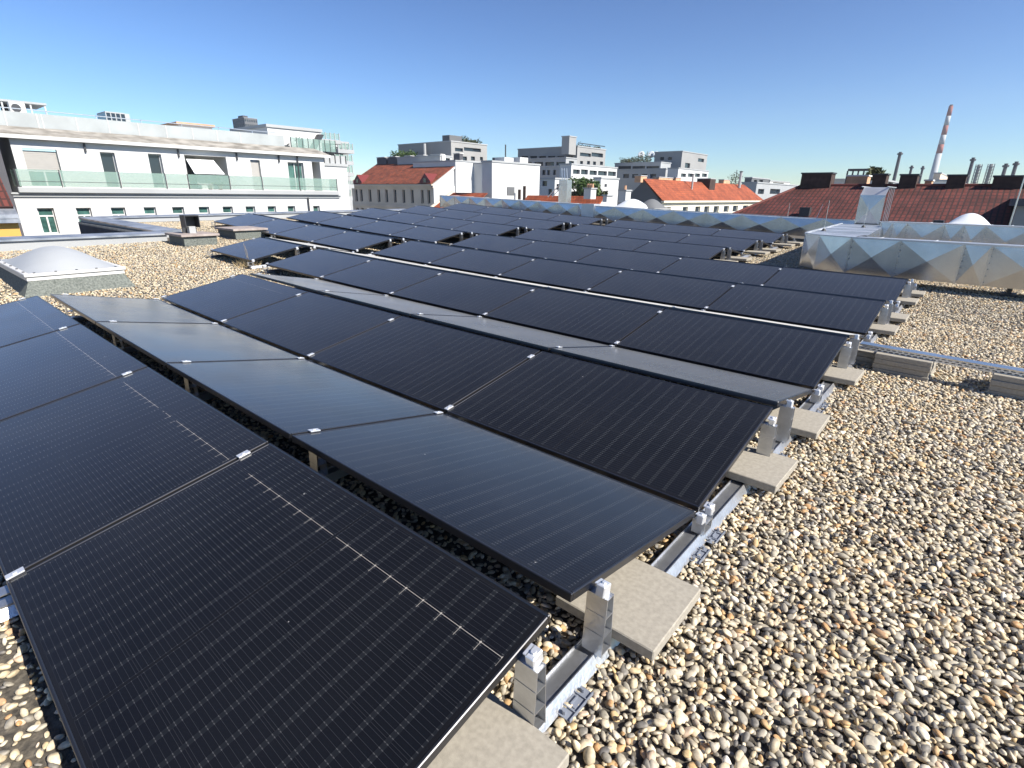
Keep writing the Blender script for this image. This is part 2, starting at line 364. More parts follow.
# ------------------------------------------------------------------ solar array
TH, GP, GV, ZH, LP, GAP = .189, .1121, .034, .42, 1.74, .5701
CW, SW = PW*cos(TH), PW*sin(TH); PER = 2*CW+GP+GV
def frame_mesh():
    m = MB(); h = .032; l = .011; x, y = PL/2, PW/2
    m.box(-x, x, -y, -y+l, -h, 0, .0026); m.box(-x, x, y-l, y, -h, 0, .0026)
    m.box(-x, -x+l, -y+l+.0002, y-l-.0002, -h, 0, .0026); m.box(x-l, x, -y+l+.0002, y-l-.0002, -h, 0, .0026)
    return m.mesh('frame', 'frame')
def glass_mesh():
    m = MB(); x, y = PL/2-.0112, PW/2-.0112; m.box(-x, x, -y, y, -.008, -.002); return m.mesh('glass', 'solar')
def jb_mesh():
    m = MB(); m.box(-.05, .05, PW/2-.12, PW/2-.06, -.03, -.0085); return m.mesh('junction_box', 'blackplastic')
FM, GM, JM = frame_mesh(), glass_mesh(), jb_mesh()
ORD = ['first', 'second', 'third', 'fourth', 'fifth', 'sixth', 'seventh', 'eighth', 'ninth']
def panel(t, side, k, n):
    # k: 0 = rightmost slot index counted in pitches, slots >=5 stand left of the service gap
    xc = -(k+.5)*LP if k < 5 else -(k+.5)*LP-GAP
    yp = PER*t; s = -1 if side == 'N' else 1
    yc = yp+s*(GP/2+CW/2); zc = ZH-SW/2+G(xc, yp)
    gx = (G(xc+.8, yp)-G(xc-.8, yp))/1.6
    ux = Vector((1, 0, gx)).normalized(); uy = Vector((0, -s*cos(TH), sin(TH)))
    uy = (uy-ux*uy.dot(ux)).normalized()
    if s == 1: ux = -ux
    uz = ux.cross(uy)
    lab = 'black solar panel %s, %s ridge from the viewer, %s from right' % ('facing us' if side == 'N' else 'on the far slope', ORD[t], ORD[n])
    o = empty('solar_panel', (0, 0, 0), lab, 'solar panel', 'solar panels in rows on the gravel roof')
    o.matrix_world = Matrix(((ux.x, uy.x, uz.x, xc), (ux.y, uy.y, uz.y, yc), (ux.z, uy.z, uz.z, zc), (0, 0, 0, 1)))
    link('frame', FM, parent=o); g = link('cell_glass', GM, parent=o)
    g['ribbon_glint'] = 1.0 if (t == 0 and side == 'N') else (.35 if (t == 1 and side == 'N' and n == 3) else 0.0)  # painted glint on the nearest row only, fainter on one panel behind
    return o
SLOTS = {0: range(4), 1: range(4), 2: range(6), 3: range(9), 4: range(9), 5: range(2, 9), 6: range(2, 9), 7: range(2, 9)}
for t in range(8):
    for side in 'NF':
        for n, k in enumerate(SLOTS[t]): panel(t, side, k, n)

# rails with their supports and clamps; one rail under every seam
def post_mesh(h, wb=.062, wt=.040, X=.078):
    # tapered extruded profile: front and back skins plus shelves, open towards +X / -X
    m = MB(); th = .003
    def yb(z): return (wb+(wt-wb)*z/h)/2
    m.prism([(-X/2, -yb(0), 0), (-X/2, -yb(h), h), (-X/2, -yb(h)+th, h), (-X/2, -yb(0)+th, 0)], (X, 0, 0))
    m.prism([(-X/2, yb(0), 0), (-X/2, yb(h), h), (-X/2, yb(h)-th, h), (-X/2, yb(0)-th, 0)], (X, 0, 0))
    for f in (.02, .33, .66, .975):
        z = f*h; a = yb(z)-th-.0003; m.box(-X/2+.0005, X/2-.0005, -a, a, z, z+.003)
    # embossed grooves on the near skin
    for f in (.36, .69):
        z = f*h; a = yb(z)+.0012; m.box(-X/2+.002, X/2-.002, -a, -a+.001, z-.0015, z+.0015)
    return m.mesh('support_post', 'alu')
HP = ZH-.13*sin(TH)-.034-.13
POST = post_mesh(HP)
def valley_mesh():
    m = MB(); m.box(-.03, .03, -.045, .045, 0, .008); m.box(-.03, .03, -.045, -.040, .008, .07); m.box(-.03, .03, .040, .045, .008, .07); m.box(-.03, .03, -.0395, .0395, .05, .054)
    return m.mesh('valley_support', 'alu')
VAL = valley_mesh()
def clamp_mesh(end):
    m = MB()
    if end: m.box(-.006, .026, -.022, .022, -.036, .006, .003); m.box(-.014, .0, -.02, .02, .001, .006, .001); m.cyl((.010, 0, .0055), (.010, 0, .012), .008, n=6)
    else: m.box(-.017, .017, -.028, .028, .0008, .007, .001); m.cyl((0, 0, .0055), (0, 0, .011), .007, n=6); m.box(-.007, .007, -.015, .015, -.03, .0012)
    return m.mesh('clamp', 'alu_bright')
CE, CM = clamp_mesh(True), clamp_mesh(False)
def foot_mesh():
    m = MB(); m.box(.0, .060, -.065, .065, 0, .004); m.box(.057, .060, -.065, .065, .0043, .012)
    m.box(0.0, .003, -.065, .065, .0043, .012)
    for y in (-.030, .030): m.box(.0035, .0565, y-.002, y+.002, .0043, .010)
    m.box(.012, .046, -.020, .020, .0043, .008); m.box(.028, .032, -.0195, .0195, .0083, .016)
    m.cyl((.03, -.052, .0043), (.03, -.052, .018), .007, n=8); m.cyl((.03, .050, .0043), (.03, .050, .018), .007, n=8)
    return m.mesh('plastic_foot', 'plastic')
FOOT = foot_mesh()
def rail_mesh(x, y0, y1):
    b = bmesh.new(); prof = [(-.050, .010), (-.050, .044), (-.047, .044), (-.045, .034), (.018, .034), (.020, .046), (.024, .046), (.050, .010)]
    n = max(2, int((y1-y0)/1.0)); rings = []
    for i in range(n+1):
        y = y0+(y1-y0)*i/n; rings.append([b.verts.new((px, y, pz+G(x, y)+GZ-.002)) for px, pz in prof])
    for i in range(n):
        for j in range(len(prof)): b.faces.new((rings[i][j], rings[i+1][j], rings[i+1][(j+1) % len(prof)], rings[i][(j+1) % len(prof)]))
    b.faces.new(rings[0]); b.faces.new(rings[-1][::-1])
    # cross grooves of the channel floor
    bmesh.ops.recalc_face_normals(b, faces=b.faces)
    me = bpy.data.meshes.new('rail_profile'); b.to_mesh(me); b.free(); me.materials.append(M['alu']); return me
def rail(x, tents, endtype, label):
    y0 = PER*tents[0]-(1.25 if tents[0] == 0 else 1.1); y1 = PER*tents[-1]+1.2
    if x < -1.8*LP and x > -6: pass
    o = empty('mounting_rail', (x, 0, 0), label, 'mounting rail', 'aluminium rails carrying the solar panels')
    link('rail_profile', rail_mesh(x, y0, y1), parent=o)
    for t in tents:
        yp = PER*t
        for s in (-1, 1):
            if t == 0 and s == -1 and x < -.5: ss = .13
            else: ss = .13
            yy = yp+s*(GP/2+ss*cos(TH)); g = G(x, yp)
            if t == tents[0] and x < -5*LP-.2 and False: continue
            pst = link('support_post', POST, parent=o, loc=(.0 if endtype is None else .012*endtype, yy, .13+g))
            top = ZH+g-ss*sin(TH)
            c = link('clamp', CE if endtype else CM, parent=pst, loc=(-.012*endtype+.012*endtype if endtype else 0, 0, top-(.13+g)))
            c.rotation_euler = (-s*TH, 0, 0)
            if endtype == -1: c.rotation_euler = (s*TH, 0, pi)
            # low end clamp
            ss2 = .97; yl = yp+s*(GP/2+ss2*CW)
            if s == 1:
                v = link('valley_support', VAL, parent=o, loc=(.010*(endtype or 0), yp+GP/2+CW+GV/2, .13+g))
            elif t == tents[0]:
                v = link('valley_support', VAL, parent=o, loc=(.010*(endtype or 0), yp-GP/2-CW-GV/2, .13+g))
            c2 = link('clamp', CE if endtype else CM, parent=v if (s == 1 or t == tents[0]) else vprev, loc=(0, 0, 0))
            vo = v if (s == 1 or t == tents[0]) else vprev
            c2.location = Vector((0, yl-vo.location.y, ZH+g-ss2*SW-vo.location.z))
            c2.rotation_euler = (-s*TH, 0, 0)
            if endtype == -1: c2.rotation_euler = (s*TH, 0, pi)
            if s == 1: vprev = v
    if endtype == 1:
        for t in tents:
            for dy in (-.02, .95, 1.13):
                link('plastic_foot', FOOT, parent=o, loc=(.032, PER*t+dy, GZ+.010+G(x, PER*t)))
        
    return o
rail(0.008, list(range(0, 5)), 1, 'aluminium mounting rail along the open right ends of the nearest five ridges')
rail(-LP, list(range(0, 5)), None, 'aluminium mounting rail under the first panel seam from the right ends')
rail(-2*LP, list(range(0, 8)), None, 'aluminium mounting rail under the second panel seam, ending the three far ridges')
rail(-3*LP, list(range(0, 8)), None, 'aluminium mounting rail under the third panel seam from the right ends')
rail(-4*LP, list(range(0, 8)), None, 'aluminium mounting rail under the fourth seam where the two nearest ridges end')
rail(-5*LP, list(range(2, 8)), -1, 'aluminium mounting rail along the right side of the service gap')
rail(-5*LP-GAP, list(range(2, 8)), 1, 'aluminium mounting rail along the left side of the service gap')
rail(-6*LP-GAP, list(range(2, 8)), None, 'aluminium mounting rail under the first seam left of the service gap')
rail(-7*LP-GAP, list(range(3, 8)), None, 'aluminium mounting rail under the second seam left of the service gap')
rail(-8*LP-GAP, list(range(3, 8)), None, 'aluminium mounting rail under the third seam left of the service gap')
rail(-9*LP-GAP, list(range(3, 8)), -1, 'aluminium mounting rail at the far left ends of the distant ridges')

# concrete ballast slabs
def slab_mesh(a=.40, b=.40, h=.045):
    m = MB(); m.box(-a/2, a/2, -b/2, b/2, 0, h, .004); return m.mesh('concrete_slab', 'concrete')
SLAB = slab_mesh(); R = random.Random(3)
def slab(x, y, z, label, rz=0, sx=1):
    o = link('concrete_slab', SLAB, loc=(x, y, z)); o.rotation_euler.z = rz; o.scale.x = sx
    return tag(o, label, 'concrete slab', 'concrete ballast slabs')
RN = ['nearest', 'second', 'third', 'fourth', 'fifth', 'sixth', 'seventh', 'eighth']
for t in range(5):
    yn = PER*t+(-.41 if t == 0 else -.34); yf = PER*t+(.45 if t == 0 else .53)
    zz = gz(0, PER*t)+.045
    slab(-.012+R.uniform(-.01, .01), yn, zz, 'pale concrete slab on the rail before the %s ridge end, viewer side' % RN[t], R.uniform(-.02, .02))
    if t != 2: slab(-.005+R.uniform(-.01, .02), yf, zz, 'pale concrete slab on the rail behind the %s ridge end' % RN[t], R.uniform(-.02, .02))
for t in (5, 6, 7):
    for s, nm in ((-.4, 'viewer side'), (.5, 'far side')):
        slab(-2*LP+.10, PER*t+s, gz(-2*LP, PER*t)+.045, 'pale concrete slab at the short right end of the %s ridge, %s' % (RN[t], nm), R.uniform(-.03, .03), 1.25)
for t in range(2, 8):
    for s, nm in ((-.4, 'viewer side'), (.45, 'far side')):
        slab(-5*LP-GAP/2, PER*t+s, gz(-5*LP, PER*t)+.045, 'pale concrete slab across the service gap of the %s ridge, %s' % (RN[t], nm), R.uniform(-.03, .03), 1.2)
names4 = ['lowest', 'second lowest', 'second highest', 'topmost']
def stack(x, y, n, what, rz=0, sx=1.0, z0=0):
    nn = {2: ['lower', 'upper'], 3: ['lowest', 'middle', 'topmost'], 4: names4}[n]
    for i in range(n):
        slab(x+R.uniform(-.006, .006), y+R.uniform(-.006, .006), gz(x, y)-.012+z0+i*.0458, '%s slab of %s' % (nn[i], what), rz+R.uniform(-.012, .012), sx)
stack(.42, 4.79, 4, 'the four-slab stack under the cable tray beside the array', -.06, 1.05)
stack(1.24, 4.73, 4, 'the four-slab stack under the cable tray at the photo edge', -.06, 1.1)
stack(0.0, 4.95, 3, 'the three-slab stack on the rail where the cable tray starts', 0, 1.0, .0)

# cable tray with slotted side
def cable_tray():
    o = empty('cable_tray', (.05, 4.70, .262), 'long galvanised slotted cable tray resting on stacked slabs right of the array', 'cable tray', rz=-.085)
    Lt, h, wd = 3.4, .05, .10
    sh = MB(); sh.box(0, Lt, .0015, wd-.0015, 0, .0015); sh.box(0, Lt, wd-.0015, wd, .0005, h)
    # near side as a ladder with real slots
    sh.box(0, Lt, 0, .0015, 0, .012); sh.box(0, Lt, 0, .0015, .020, .030); sh.box(0, Lt, 0, .0015, .038, h)
    x = 0
    while x < Lt-.02:
        sh.box(x, x+.016, .0001, .0014, .0121, .0199); sh.box(x+.02, x+.036, .0001, .0014, .0301, .0379); x += .045
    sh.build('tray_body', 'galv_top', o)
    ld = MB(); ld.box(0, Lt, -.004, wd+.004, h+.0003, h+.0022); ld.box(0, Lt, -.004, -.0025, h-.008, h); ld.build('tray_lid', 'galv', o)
cable_tray()

# ------------------------------------------------------------------ ventilation ducts
def duct_run(o, pts, width, z0f, z1f, seg, bulge=.03, name='duct_section', cap=True, inset=None):
    """pts: near-side plan line; the duct lies to the left of its direction. Every segment gets cross-broken side sheets."""
    pass
def side_sheet(m, a, b, z0a, z1a, z0b, z1b, nrm, bulge):
    A, B, C, D = Vector((*a, z0a)), Vector((*b, z0b)), Vector((*b, z1b)), Vector((*a, z1a))
    c = (A+B+C+D)/4+Vector((*nrm, 0))*bulge
    vs = [m.b.verts.new(p) for p in (A, B, C, D, c)]
    for i in range(4): m.b.faces.new((vs[i], vs[(i+1) % 4], vs[4]))
def duct(o, line, w, z0, z1, seglens, bulge=.03, bolts=False):
    """line: list of plan points (near side, ordered so that outward normal is on the right hand side). w thickness to the left."""
    out = []
    for i in range(len(line)-1):
        a, b = Vector(line[i]), Vector(line[i+1]); d = (b-a); L = d.length; d.normalize(); n = Vector((d.y, -d.x))
        ts = [0]; k = 0
        while ts[-1] < L-.05:
            s = seglens[(k) % len(seglens)]; k += 1
            ts.append(min(L, ts[-1]+s))
            if L-ts[-1] < .25: ts[-1] = L
        sheet = MB(); top = MB(); fl = MB(); bo = MB()
        zz0 = z0 if callable(z0) else (lambda x, y: z0); zz1 = z1 if callable(z1) else (lambda x, y: z1)
        for j in range(len(ts)-1):
            p, q = a+d*ts[j], a+d*ts[j+1]
            side_sheet(sheet, p[:], q[:], zz0(*p), zz1(*p), zz0(*q), zz1(*q), n, bulge)
            p2, q2 = p-n*w, q-n*w
            side_sheet(sheet, q2[:], p2[:], zz0(*q), zz1(*q), zz0(*p), zz1(*p), -n, bulge)
            nt_ = max(1, int((q-p).length/.33))
            for r_ in range(nt_):
                pa, pb = p+(q-p)*(r_/nt_), p+(q-p)*((r_+1)/nt_)
                za, zb = zz1(*pa), zz1(*pb)
                top.poly([(*pa, za), (*pb, zb), (*(pb-n*w), zb), (*(pa-n*w), za)])
                if r_:
                    top.b.verts.ensure_lookup_table()
                    e = d*.006; top.prism([(*(pa-e), za+.001), (*(pa+e), za+.001), (*(pa+e), za+.012), (*(pa-e), za+.012)], (-n.x*w, -n.y*w, 0))
            sheet.poly([(*p, zz0(*p)), (*q, zz0(*q)), (*q2, zz0(*q)), (*p2, zz0(*p))])
            # joint flange
            e = d*.012; za, zb = zz0(*p), zz1(*p)
            if bolts:
                for q_ in range(6):
                    zq = za+.06+(zb-za-.12)*q_/5; c_ = p+n*.014+d*.022; c2 = p+n*.026+d*.022
                    bo.cyl((*c_, zq), (*c2, zq), .008, n=6)
            fl.prism([(*(p-e+n*.012), za-.01), (*(p+e+n*.012), za-.01), (*(p+e+n*.012), zb+.016), (*(p-e+n*.012), zb+.016)], (-n.x*.012, -n.y*.012, 0))
        # long edge folds
        fl2 = MB()
        A, B = a, b
        fl2.prism([(*(A+n*.016), zz1(*A)-.006), (*(A+n*.016), zz1(*A)+.020), (*(A-n*.03), zz1(*A)+.020), (*(A-n*.03), zz1(*A)-.006)], ((B-A).x, (B-A).y, zz1(*B)-zz1(*A)))
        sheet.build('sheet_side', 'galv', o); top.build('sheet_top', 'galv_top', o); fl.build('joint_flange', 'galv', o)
        if bolts: bo.build('joint_bolts', 'seam', o)
        else: bo.b.free()
        fl2.build('edge_fold', 'galv_top', o)

# main duct: comes from the back, turns a rounded corner and runs to the right
D0, D1 = .30, .92
o = empty('ventilation_duct', (-1.1, 10.8, 0), 'large galvanised duct with diamond-creased sheets turning a rounded corner right of the array', 'duct')
WD = 1.15
cor = [(-2.05, 11.35), (-2.00, 10.98), (-1.66, 10.60), (-1.10, 10.39)]
duct(o, [(-2.40, 16.6), (-2.05, 11.35)], 1.04, D0, D1, [1.3], .03)
corner = MB(); top = MB(); fl = MB()
for i in range(len(cor)-1):
    a, b = Vector(cor[i]), Vector(cor[i+1]); d = (b-a).normalized(); n = Vector((d.y, -d.x))
    side_sheet(corner, a[:], b[:], D0, D1, D0, D1, n, .022)
inner = (-1.10, 11.02)
top.poly([(-2.05, 11.35, D1), (-1.05, 11.35, D1), (*inner, D1)])
for i in range(len(cor)-1): top.poly([(*cor[i], D1), (*cor[i+1], D1), (*inner, D1)])
for i in range(len(cor)-1): corner.poly([(*cor[i], D0), (*cor[i+1], D0), (*inner, D0)])
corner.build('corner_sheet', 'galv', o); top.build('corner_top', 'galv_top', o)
cap = MB()
for i in range(len(cor)-1):
    a, b = Vector(cor[i]), Vector(cor[i+1]); d = (b-a); n = Vector((d.y, -d.x)).normalized()
    cap.prism([(*(a+n*.014), D1+.002), (*(a-n*.03), D1+.002), (*(a-n*.03), D1+.02), (*(a+n*.014), D1+.02)], (d.x, d.y, 0))
cap.build('edge_fold', 'galv_top', o)
duct(o, [(-1.10, 10.39), (6.5, 9.9)], .62, D0, D1, [.74, .86, .34, .9, .9, .9, .9, .9], .026, True)
for x in (-1.6, -.3, 1.2, 2.8, 4.4): 
    f = MB(); yy = 10.45-.065*(x+1); g = gz(x, yy); f.box(x-.03, x+.03, yy+.12, yy+.5, g, D0-.003); f.box(x-.1, x+.1, yy+.10, yy+.4, g-.01, g+.04); f.build('duct_foot', 'darkmetal', o)

o = empty('ventilation_duct', (2, 15.5, 0), 'galvanised duct behind the near one, running right from the riser', 'duct')
duct(o, [(-1.32, 15.3), (7.5, 14.6)], .9, .42, 1.045, [.24, .30, .72, .36, .38, .8, .8, .8, .8, .8], .022, True)
for x in (0, 3, 6): f = MB(); f.box(x-.03, x+.03, 15.4, 16, gz(x, 15), .415); f.build('duct_foot', 'darkmetal', o)

# riser: upright bend at the back end of the main duct
o = empty('duct_riser', (-2, 17.3, 1), 'upright galvanised duct bend rising before the dark red tiled roof', 'duct')
b0 = [P(855, 219.5, Y=16.8), P(880, 221, Y=16.8)]
xl, xr = b0[0].x, b0[1].x
zt = P(870, 187, Y=16.8).z; zm = P(870, 195, Y=16.8).z
m = MB(); side_sheet(m, (xl, 16.8), (xr, 16.8), .9, zm, .9, zm, (0, -1), .03); m.build('sheet_side', 'galv', o)
m = MB(); m.poly([(xl, 16.8, zm), (xr, 16.8, zm), (xr, 17.15, zt), (xl, 17.15, zt)]); m.poly([(xl, 17.15, zt), (xr, 17.15, zt), (xr, 18.4, zt), (xl, 18.4, zt)])
m.build('bend_top', 'galv_top', o)
m = MB(); m.prism([(xl, 16.8, .9), (xl, 16.8, zm), (xl, 17.15, zt), (xl, 18.4, zt), (xl, 18.4, .2), (xl, 17.9, .2), (xl, 17.9, .9)], (xr-xl, 0, 0))
m.b.faces.ensure_lookup_table()
for f in [f for f in m.b.faces if abs(f.normal.x) < .5]: m.b.faces.remove(f)
m.build('bend_cheek', 'galv_top', o)
m = MB(); m.box(xl-.012, xl+.012, 16.78, 18.4, zt-.0, zt+.02); m.box(xr-.012, xr+.012, 16.78, 18.4, zt, zt+.02)
for yy in (17.2, 17.5, 17.8, 18.1): m.box(xr+.001, xr+.012, yy-.01, yy+.01, .9, zt)
m.build('standing_seam', 'galv_top', o)

# long far duct
o = empty('ventilation_duct', (-10, 17, .8), 'long galvanised duct with diamond creases along the far edge of the array', 'duct')
def fz(x, y):
    tt = [(-19.5, .96), (-14, .80), (-8.8, .64), (-3.5, .52), (0, .47)]
    for (xa, za), (xb, zb) in zip(tt, tt[1:]):
        if x <= xb or xb == 0: return za+(zb-za)*max(0, (x-xa))/(xb-xa)
duct(o, [(-19.3, 17.0), (-11.0, 17.0)], .8, fz, lambda x, y: fz(x, y)+.52, [.98], .036)
duct(o, [(-11.0, 17.0), (-1.6, 17.0)], .8, fz, lambda x, y: fz(x, y)+.49, [1.15], .036)
m = MB(); m.box(-11.25, -10.7, 16.94, 17.4, fz(-11, 0)-.01, fz(-11, 0)+.56); m.build('joint_sleeve', 'galv_top', o)
for i, x in enumerate((-18, -15, -12, -9, -6, -3.2)):
    f = MB(); g = gz(x, 17.2); f.box(x-.05, x+.05, 17.05, 17.6, g-.02, max(g+.02, fz(x, 0)-.003)); f.build('duct_foot', 'darkmetal', o)
# lightning rods on the ducts
def rod(x, y, z, h, label, lean=0, base=True):
    o = empty('lightning_rod', (x, y, z), label, 'lightning rod', 'thin lightning rods')
    m = MB(); m.cyl((0, 0, .03), (lean, 0, h), .006, .004, 6); m.build('rod', 'galv', o)
    if base: m = MB(); m.cyl((0, 0, 0), (0, 0, .05), .05, .02, 10); m.build('rod_base', 'blackplastic', o)
rod(-1.95, 12.3, D1+.002, .62, 'thin lightning rod with black cone foot on the near duct top')
rod(-1.6, 14.8, D1+.002, .55, 'thin lightning rod with black cone foot halfway back on the duct top')
q = P(815, 222, Y=17.3); rod(q.x, 17.3, q.z, .5, 'leaning thin rod standing on the far duct left of the riser', .12)
q = P(787, 220, Y=17.3); rod(q.x, 17.3, q.z, .5, 'thin upright rod on the far duct below the red roof')

# ------------------------------------------------------------------ skylights, vents, parapets
def dome_skylight(o, x0, x1, y0, y1, zb, zc, zr, zd, slope=.1, segs=18, dm='opal'):
    m = MB(); lo = [(x0, y0, zb), (x1, y0, zb), (x1, y1, zb), (x0, y1, zb)]; s = slope
    hi = [(x0+s, y0+s, zc), (x1-s, y0+s, zc), (x1-s, y1-s, zc), (x0+s, y1-s, zc)]
    a = [m.b.verts.new(p) for p in lo]; c = [m.b.verts.new(p) for p in hi]
    for i in range(4): m.b.faces.new((a[i], a[(i+1) % 4], c[(i+1) % 4], c[i]))
    m.b.faces.new(c); m.build('curb', 'bitumen', o)
    X0, X1, Y0, Y1 = x0+s-.03, x1-s+.03, y0+s-.03, y1-s+.03
    m = MB(); m.box(X0+.02, X1-.02, Y0+.02, Y1-.02, zc+.001, zc+.045, .004); m.box(X0, X1, Y0, Y1, zc+.055, zr, .008); m.box(X0+.03, X1-.03, Y0+.03, Y1-.03, zc+.04, zc+.056); m.build('rim', 'pvc', o)
    m = MB(); n = segs; g = [[None]*(n+1) for _ in range(n+1)]
    for i in range(n+1):
        for j in range(n+1):
            u, v = i/n, j/n; h = (sin(pi*u)*sin(pi*v))**.92
            g[i][j] = m.b.verts.new((X0+.06+(X1-X0-.12)*u, Y0+.06+(Y1-Y0-.12)*v, zr+.001+(zd-zr)*h))
    for i in range(n):
        for j in range(n): m.b.faces.new((g[i][j], g[i+1][j], g[i+1][j+1], g[i][j+1]))
    d = m.build('dome', dm, o)
    for p in d.data.polygons: p.use_smooth = True
    m = MB()
    for k in range(5):
        f = (k+.5)/5
        m.box(X0+(X1-X0)*f-.012, X0+(X1-X0)*f+.012, Y0+.02, Y0+.045, zr, zr+.012)
        m.box(X1-.045, X1-.02, Y0+(Y1-Y0)*f-.012, Y0+(Y1-Y0)*f+.012, zr, zr+.012)
    m.build('fixing_bolts', 'darkmetal', o)
o = empty('dome_skylight', (-10, .7, .2), 'frosted dome skylight on a grey bitumen curb left of the nearest panels', 'skylight')
dome_skylight(o, -11.3, -8.80, .04, 1.38, .15, .40, .50, .75, .12)
o = empty('dome_skylight', (1, 21, 1), 'white dome skylight behind the ducts in front of the red roof', 'skylight')
q0, q1 = P(945, 221, Y=21), P(993, 225, Y=21)
dome_skylight(o, q0.x-.1, q1.x+.1, 20.9, 22.6, -1.5, q0.z-.17, q0.z-.1, q0.z+.24, .12, 16, 'opalwhite')
m = MB(); m.box(q0.x-.28, q0.x-.02, 20.85, 21.1, q0.z-.3, q0.z+.02); m.build('motor_box', 'darkmetal', o)
o = empty('dome_skylight', (-9, 30, 1), 'low white dome skylight beyond the far duct left of the gable', 'skylight')
q0, q1 = P(606, 204, Y=24), P(640, 205, Y=24)
dome_skylight(o, q0.x, q1.x, 24, 26, -1.5, q0.z-.25, q0.z-.2, q0.z+.26, .1, 14, 'opalwhite')
o = empty('dome_skylight', (-8, 30, 1), 'dark grey dome skylight beside the gable beyond the far duct', 'skylight')
q0, q1 = P(630, 204, Y=25), P(652, 205, Y=25)
dome_skylight(o, q0.x, q1.x+.2, 25, 27, -1.5, q0.z-.25, q0.z-.2, q0.z+.26, .1, 14, 'midgrey')

# hatches (flat capped boxes)
def hatch(x0, x1, y0, y1, h, label):
    zb = gz((x0+x1)/2, (y0+y1)/2)-.02; o = empty('roof_hatch', (x0, y0, zb), label, 'roof hatch', 'flat capped curbs on the gravel')
    m = MB(); m.box(0, x1-x0, 0, y1-y0, 0, h); m.build('curb', 'bitumen', o)
    m = MB(); m.box(-.06, x1-x0+.06, -.06, y1-y0+.06, h+.001, h+.05, .005); m.build('cap', 'slabtop', o); return zb+h+.05
h1 = hatch(-13.8, -12.9, 3.5, 4.2, .20, 'low capped roof hatch with a black vent cowl on it, left on the gravel')
hatch(-14.4, -13.4, 4.85, 5.6, .20, 'low capped roof hatch without cowl, just left of the lone panel')
o = empty('vent_cowl', (-13.35, 3.85, h1), 'small dark square vent cowl standing on the left roof hatch', 'vent')
m = MB(); m.box(-.07, .08, -.07, .07, 0, .15); m.build('vent_base', 'lightgrey', o)
m = MB(); m.box(-.12, -.10, -.16, .15, 0, .40); m.box(-.099, .17, -.16, -.145, .13, .40); m.box(-.099, .17, .135, .15, .13, .40); m.box(-.099, .18, -.1445, .1345, .38, .40)
m.build('cowl', 'darkmetal', o)
# dry plants at the lone panel's corner
o = empty('dry_weed', (-9.5, 3.35, gz(-9.5, 3.35)), 'tuft of dry straw-coloured weed at the corner of the lone panel', 'weed')
m = MB(); Rr = random.Random(5)
for i in range(120):
    a = Rr.uniform(0, 6.28); l = Rr.uniform(.06, .2); bx, by = Rr.gauss(0, .12), Rr.gauss(0, .09)
    m.cyl((bx, by, 0), (bx+cos(a)*l*.7, by+sin(a)*l*.7, l*.7), .003, .001, 3)
for i in range(3):
    m.cyl((.0+i*.03, 0, 0), (-.10+i*.04, .02, .42-.05*i), .003, .0015, 4)
m.build('stalks', 'straw', o)

# parapets
PX = P(77, 218, Y=3.6).x
PX = -22.0
def parapet(name_label, pts, z0, z1, w, side):
    o = empty('parapet', (0, 0, 0), name_label, 'parapet wall', 'zinc capped parapets round the roof')
    m = MB(); c = MB()
    for (a, b) in zip(pts, pts[1:]):
        a, b = Vector(a), Vector(b); d = (b-a).normalized(); n = Vector((-d.y, d.x))*side
        za, zb = z1(*a), z1(*b)
        m.prism([(*a, z0), (*(a+n*w), z0), (*(a+n*w), za-.03), (*a, za-.03)], (b.x-a.x, b.y-a.y, zb-za))
        A, B = a-d*.03-n*.05, b+d*.03-n*.05
        c.prism([(*A, za-.029), (*(A+n*(w+.1)), za-.029), (*(A+n*(w+.1)), za+.03), (*A, za+.01)], (B.x-A.x, B.y-A.y, zb-za))
    m.build('wall', 'lightgrey', o); c.build('cap', 'zinc', o); return o
parapet('zinc capped parapet behind the dome skylight, along the left roof edge', [(-14.1, -6), (-14.1, 3.55)], -.5, lambda x, y: .60, .5, 1)
pr = parapet('zinc capped parapet over dark vertical cladding beside the light well', [(-14.75, 3.60), (PX, 3.60)], -.5, lambda x, y: .61+(-14.7-x)*.010, .45, -1)
m = MB(); m.box(PX, -14.7, 3.545, 3.595, -5, .56)
for i in range(60):
    x = PX+.06+i*(-14.7-PX-.1)/60; m.box(x, x+.035, 3.505, 3.5449, -5, .55)
m.build('cladding', 'slate', pr)
parapet('long zinc capped parapet along the far left roof edge below the white building', [(PX, 4.2), (PX, 20)], -.5, lambda x, y: .66+(y-4)*.008, .5, 1)
parapet('zinc capped parapet closing the roof behind the far duct', [(PX, 19.4), (8.5, 19.4)], -.5, lambda x, y: .5, .4, 1)

# ------------------------------------------------------------------ buildings
def wall_holes(m, org, du, W, H, holes, nrm, depth):
    """front face with rectangular recesses; org lower corner, du along, z up"""
    us = sorted({0, W, *[h[0] for h in holes], *[h[1] for h in holes]}); vs = sorted({0, H, *[h[2] for h in holes], *[h[3] for h in holes]})
    pt = lambda u, v, d=0: org+du*u+Vector((0, 0, v))-nrm*d
    for i in range(len(us)-1):
        for j in range(len(vs)-1):
            uc, vc = (us[i]+us[i+1])/2, (vs[j]+vs[j+1])/2
            if any(h[0] < uc < h[1] and h[2] < vc < h[3] for h in holes): continue
            m.poly([pt(us[i], vs[j]), pt(us[i+1], vs[j]), pt(us[i+1], vs[j+1]), pt(us[i], vs[j+1])])
    for a, b, c, d in holes:
        for (u0, v0, u1, v1) in ((a, c, b, c), (b, c, b, d), (b, d, a, d), (a, d, a, c)):
            m.poly([pt(u0, v0), pt(u1, v1), pt(u1, v1, depth), pt(u0, v0, depth)])
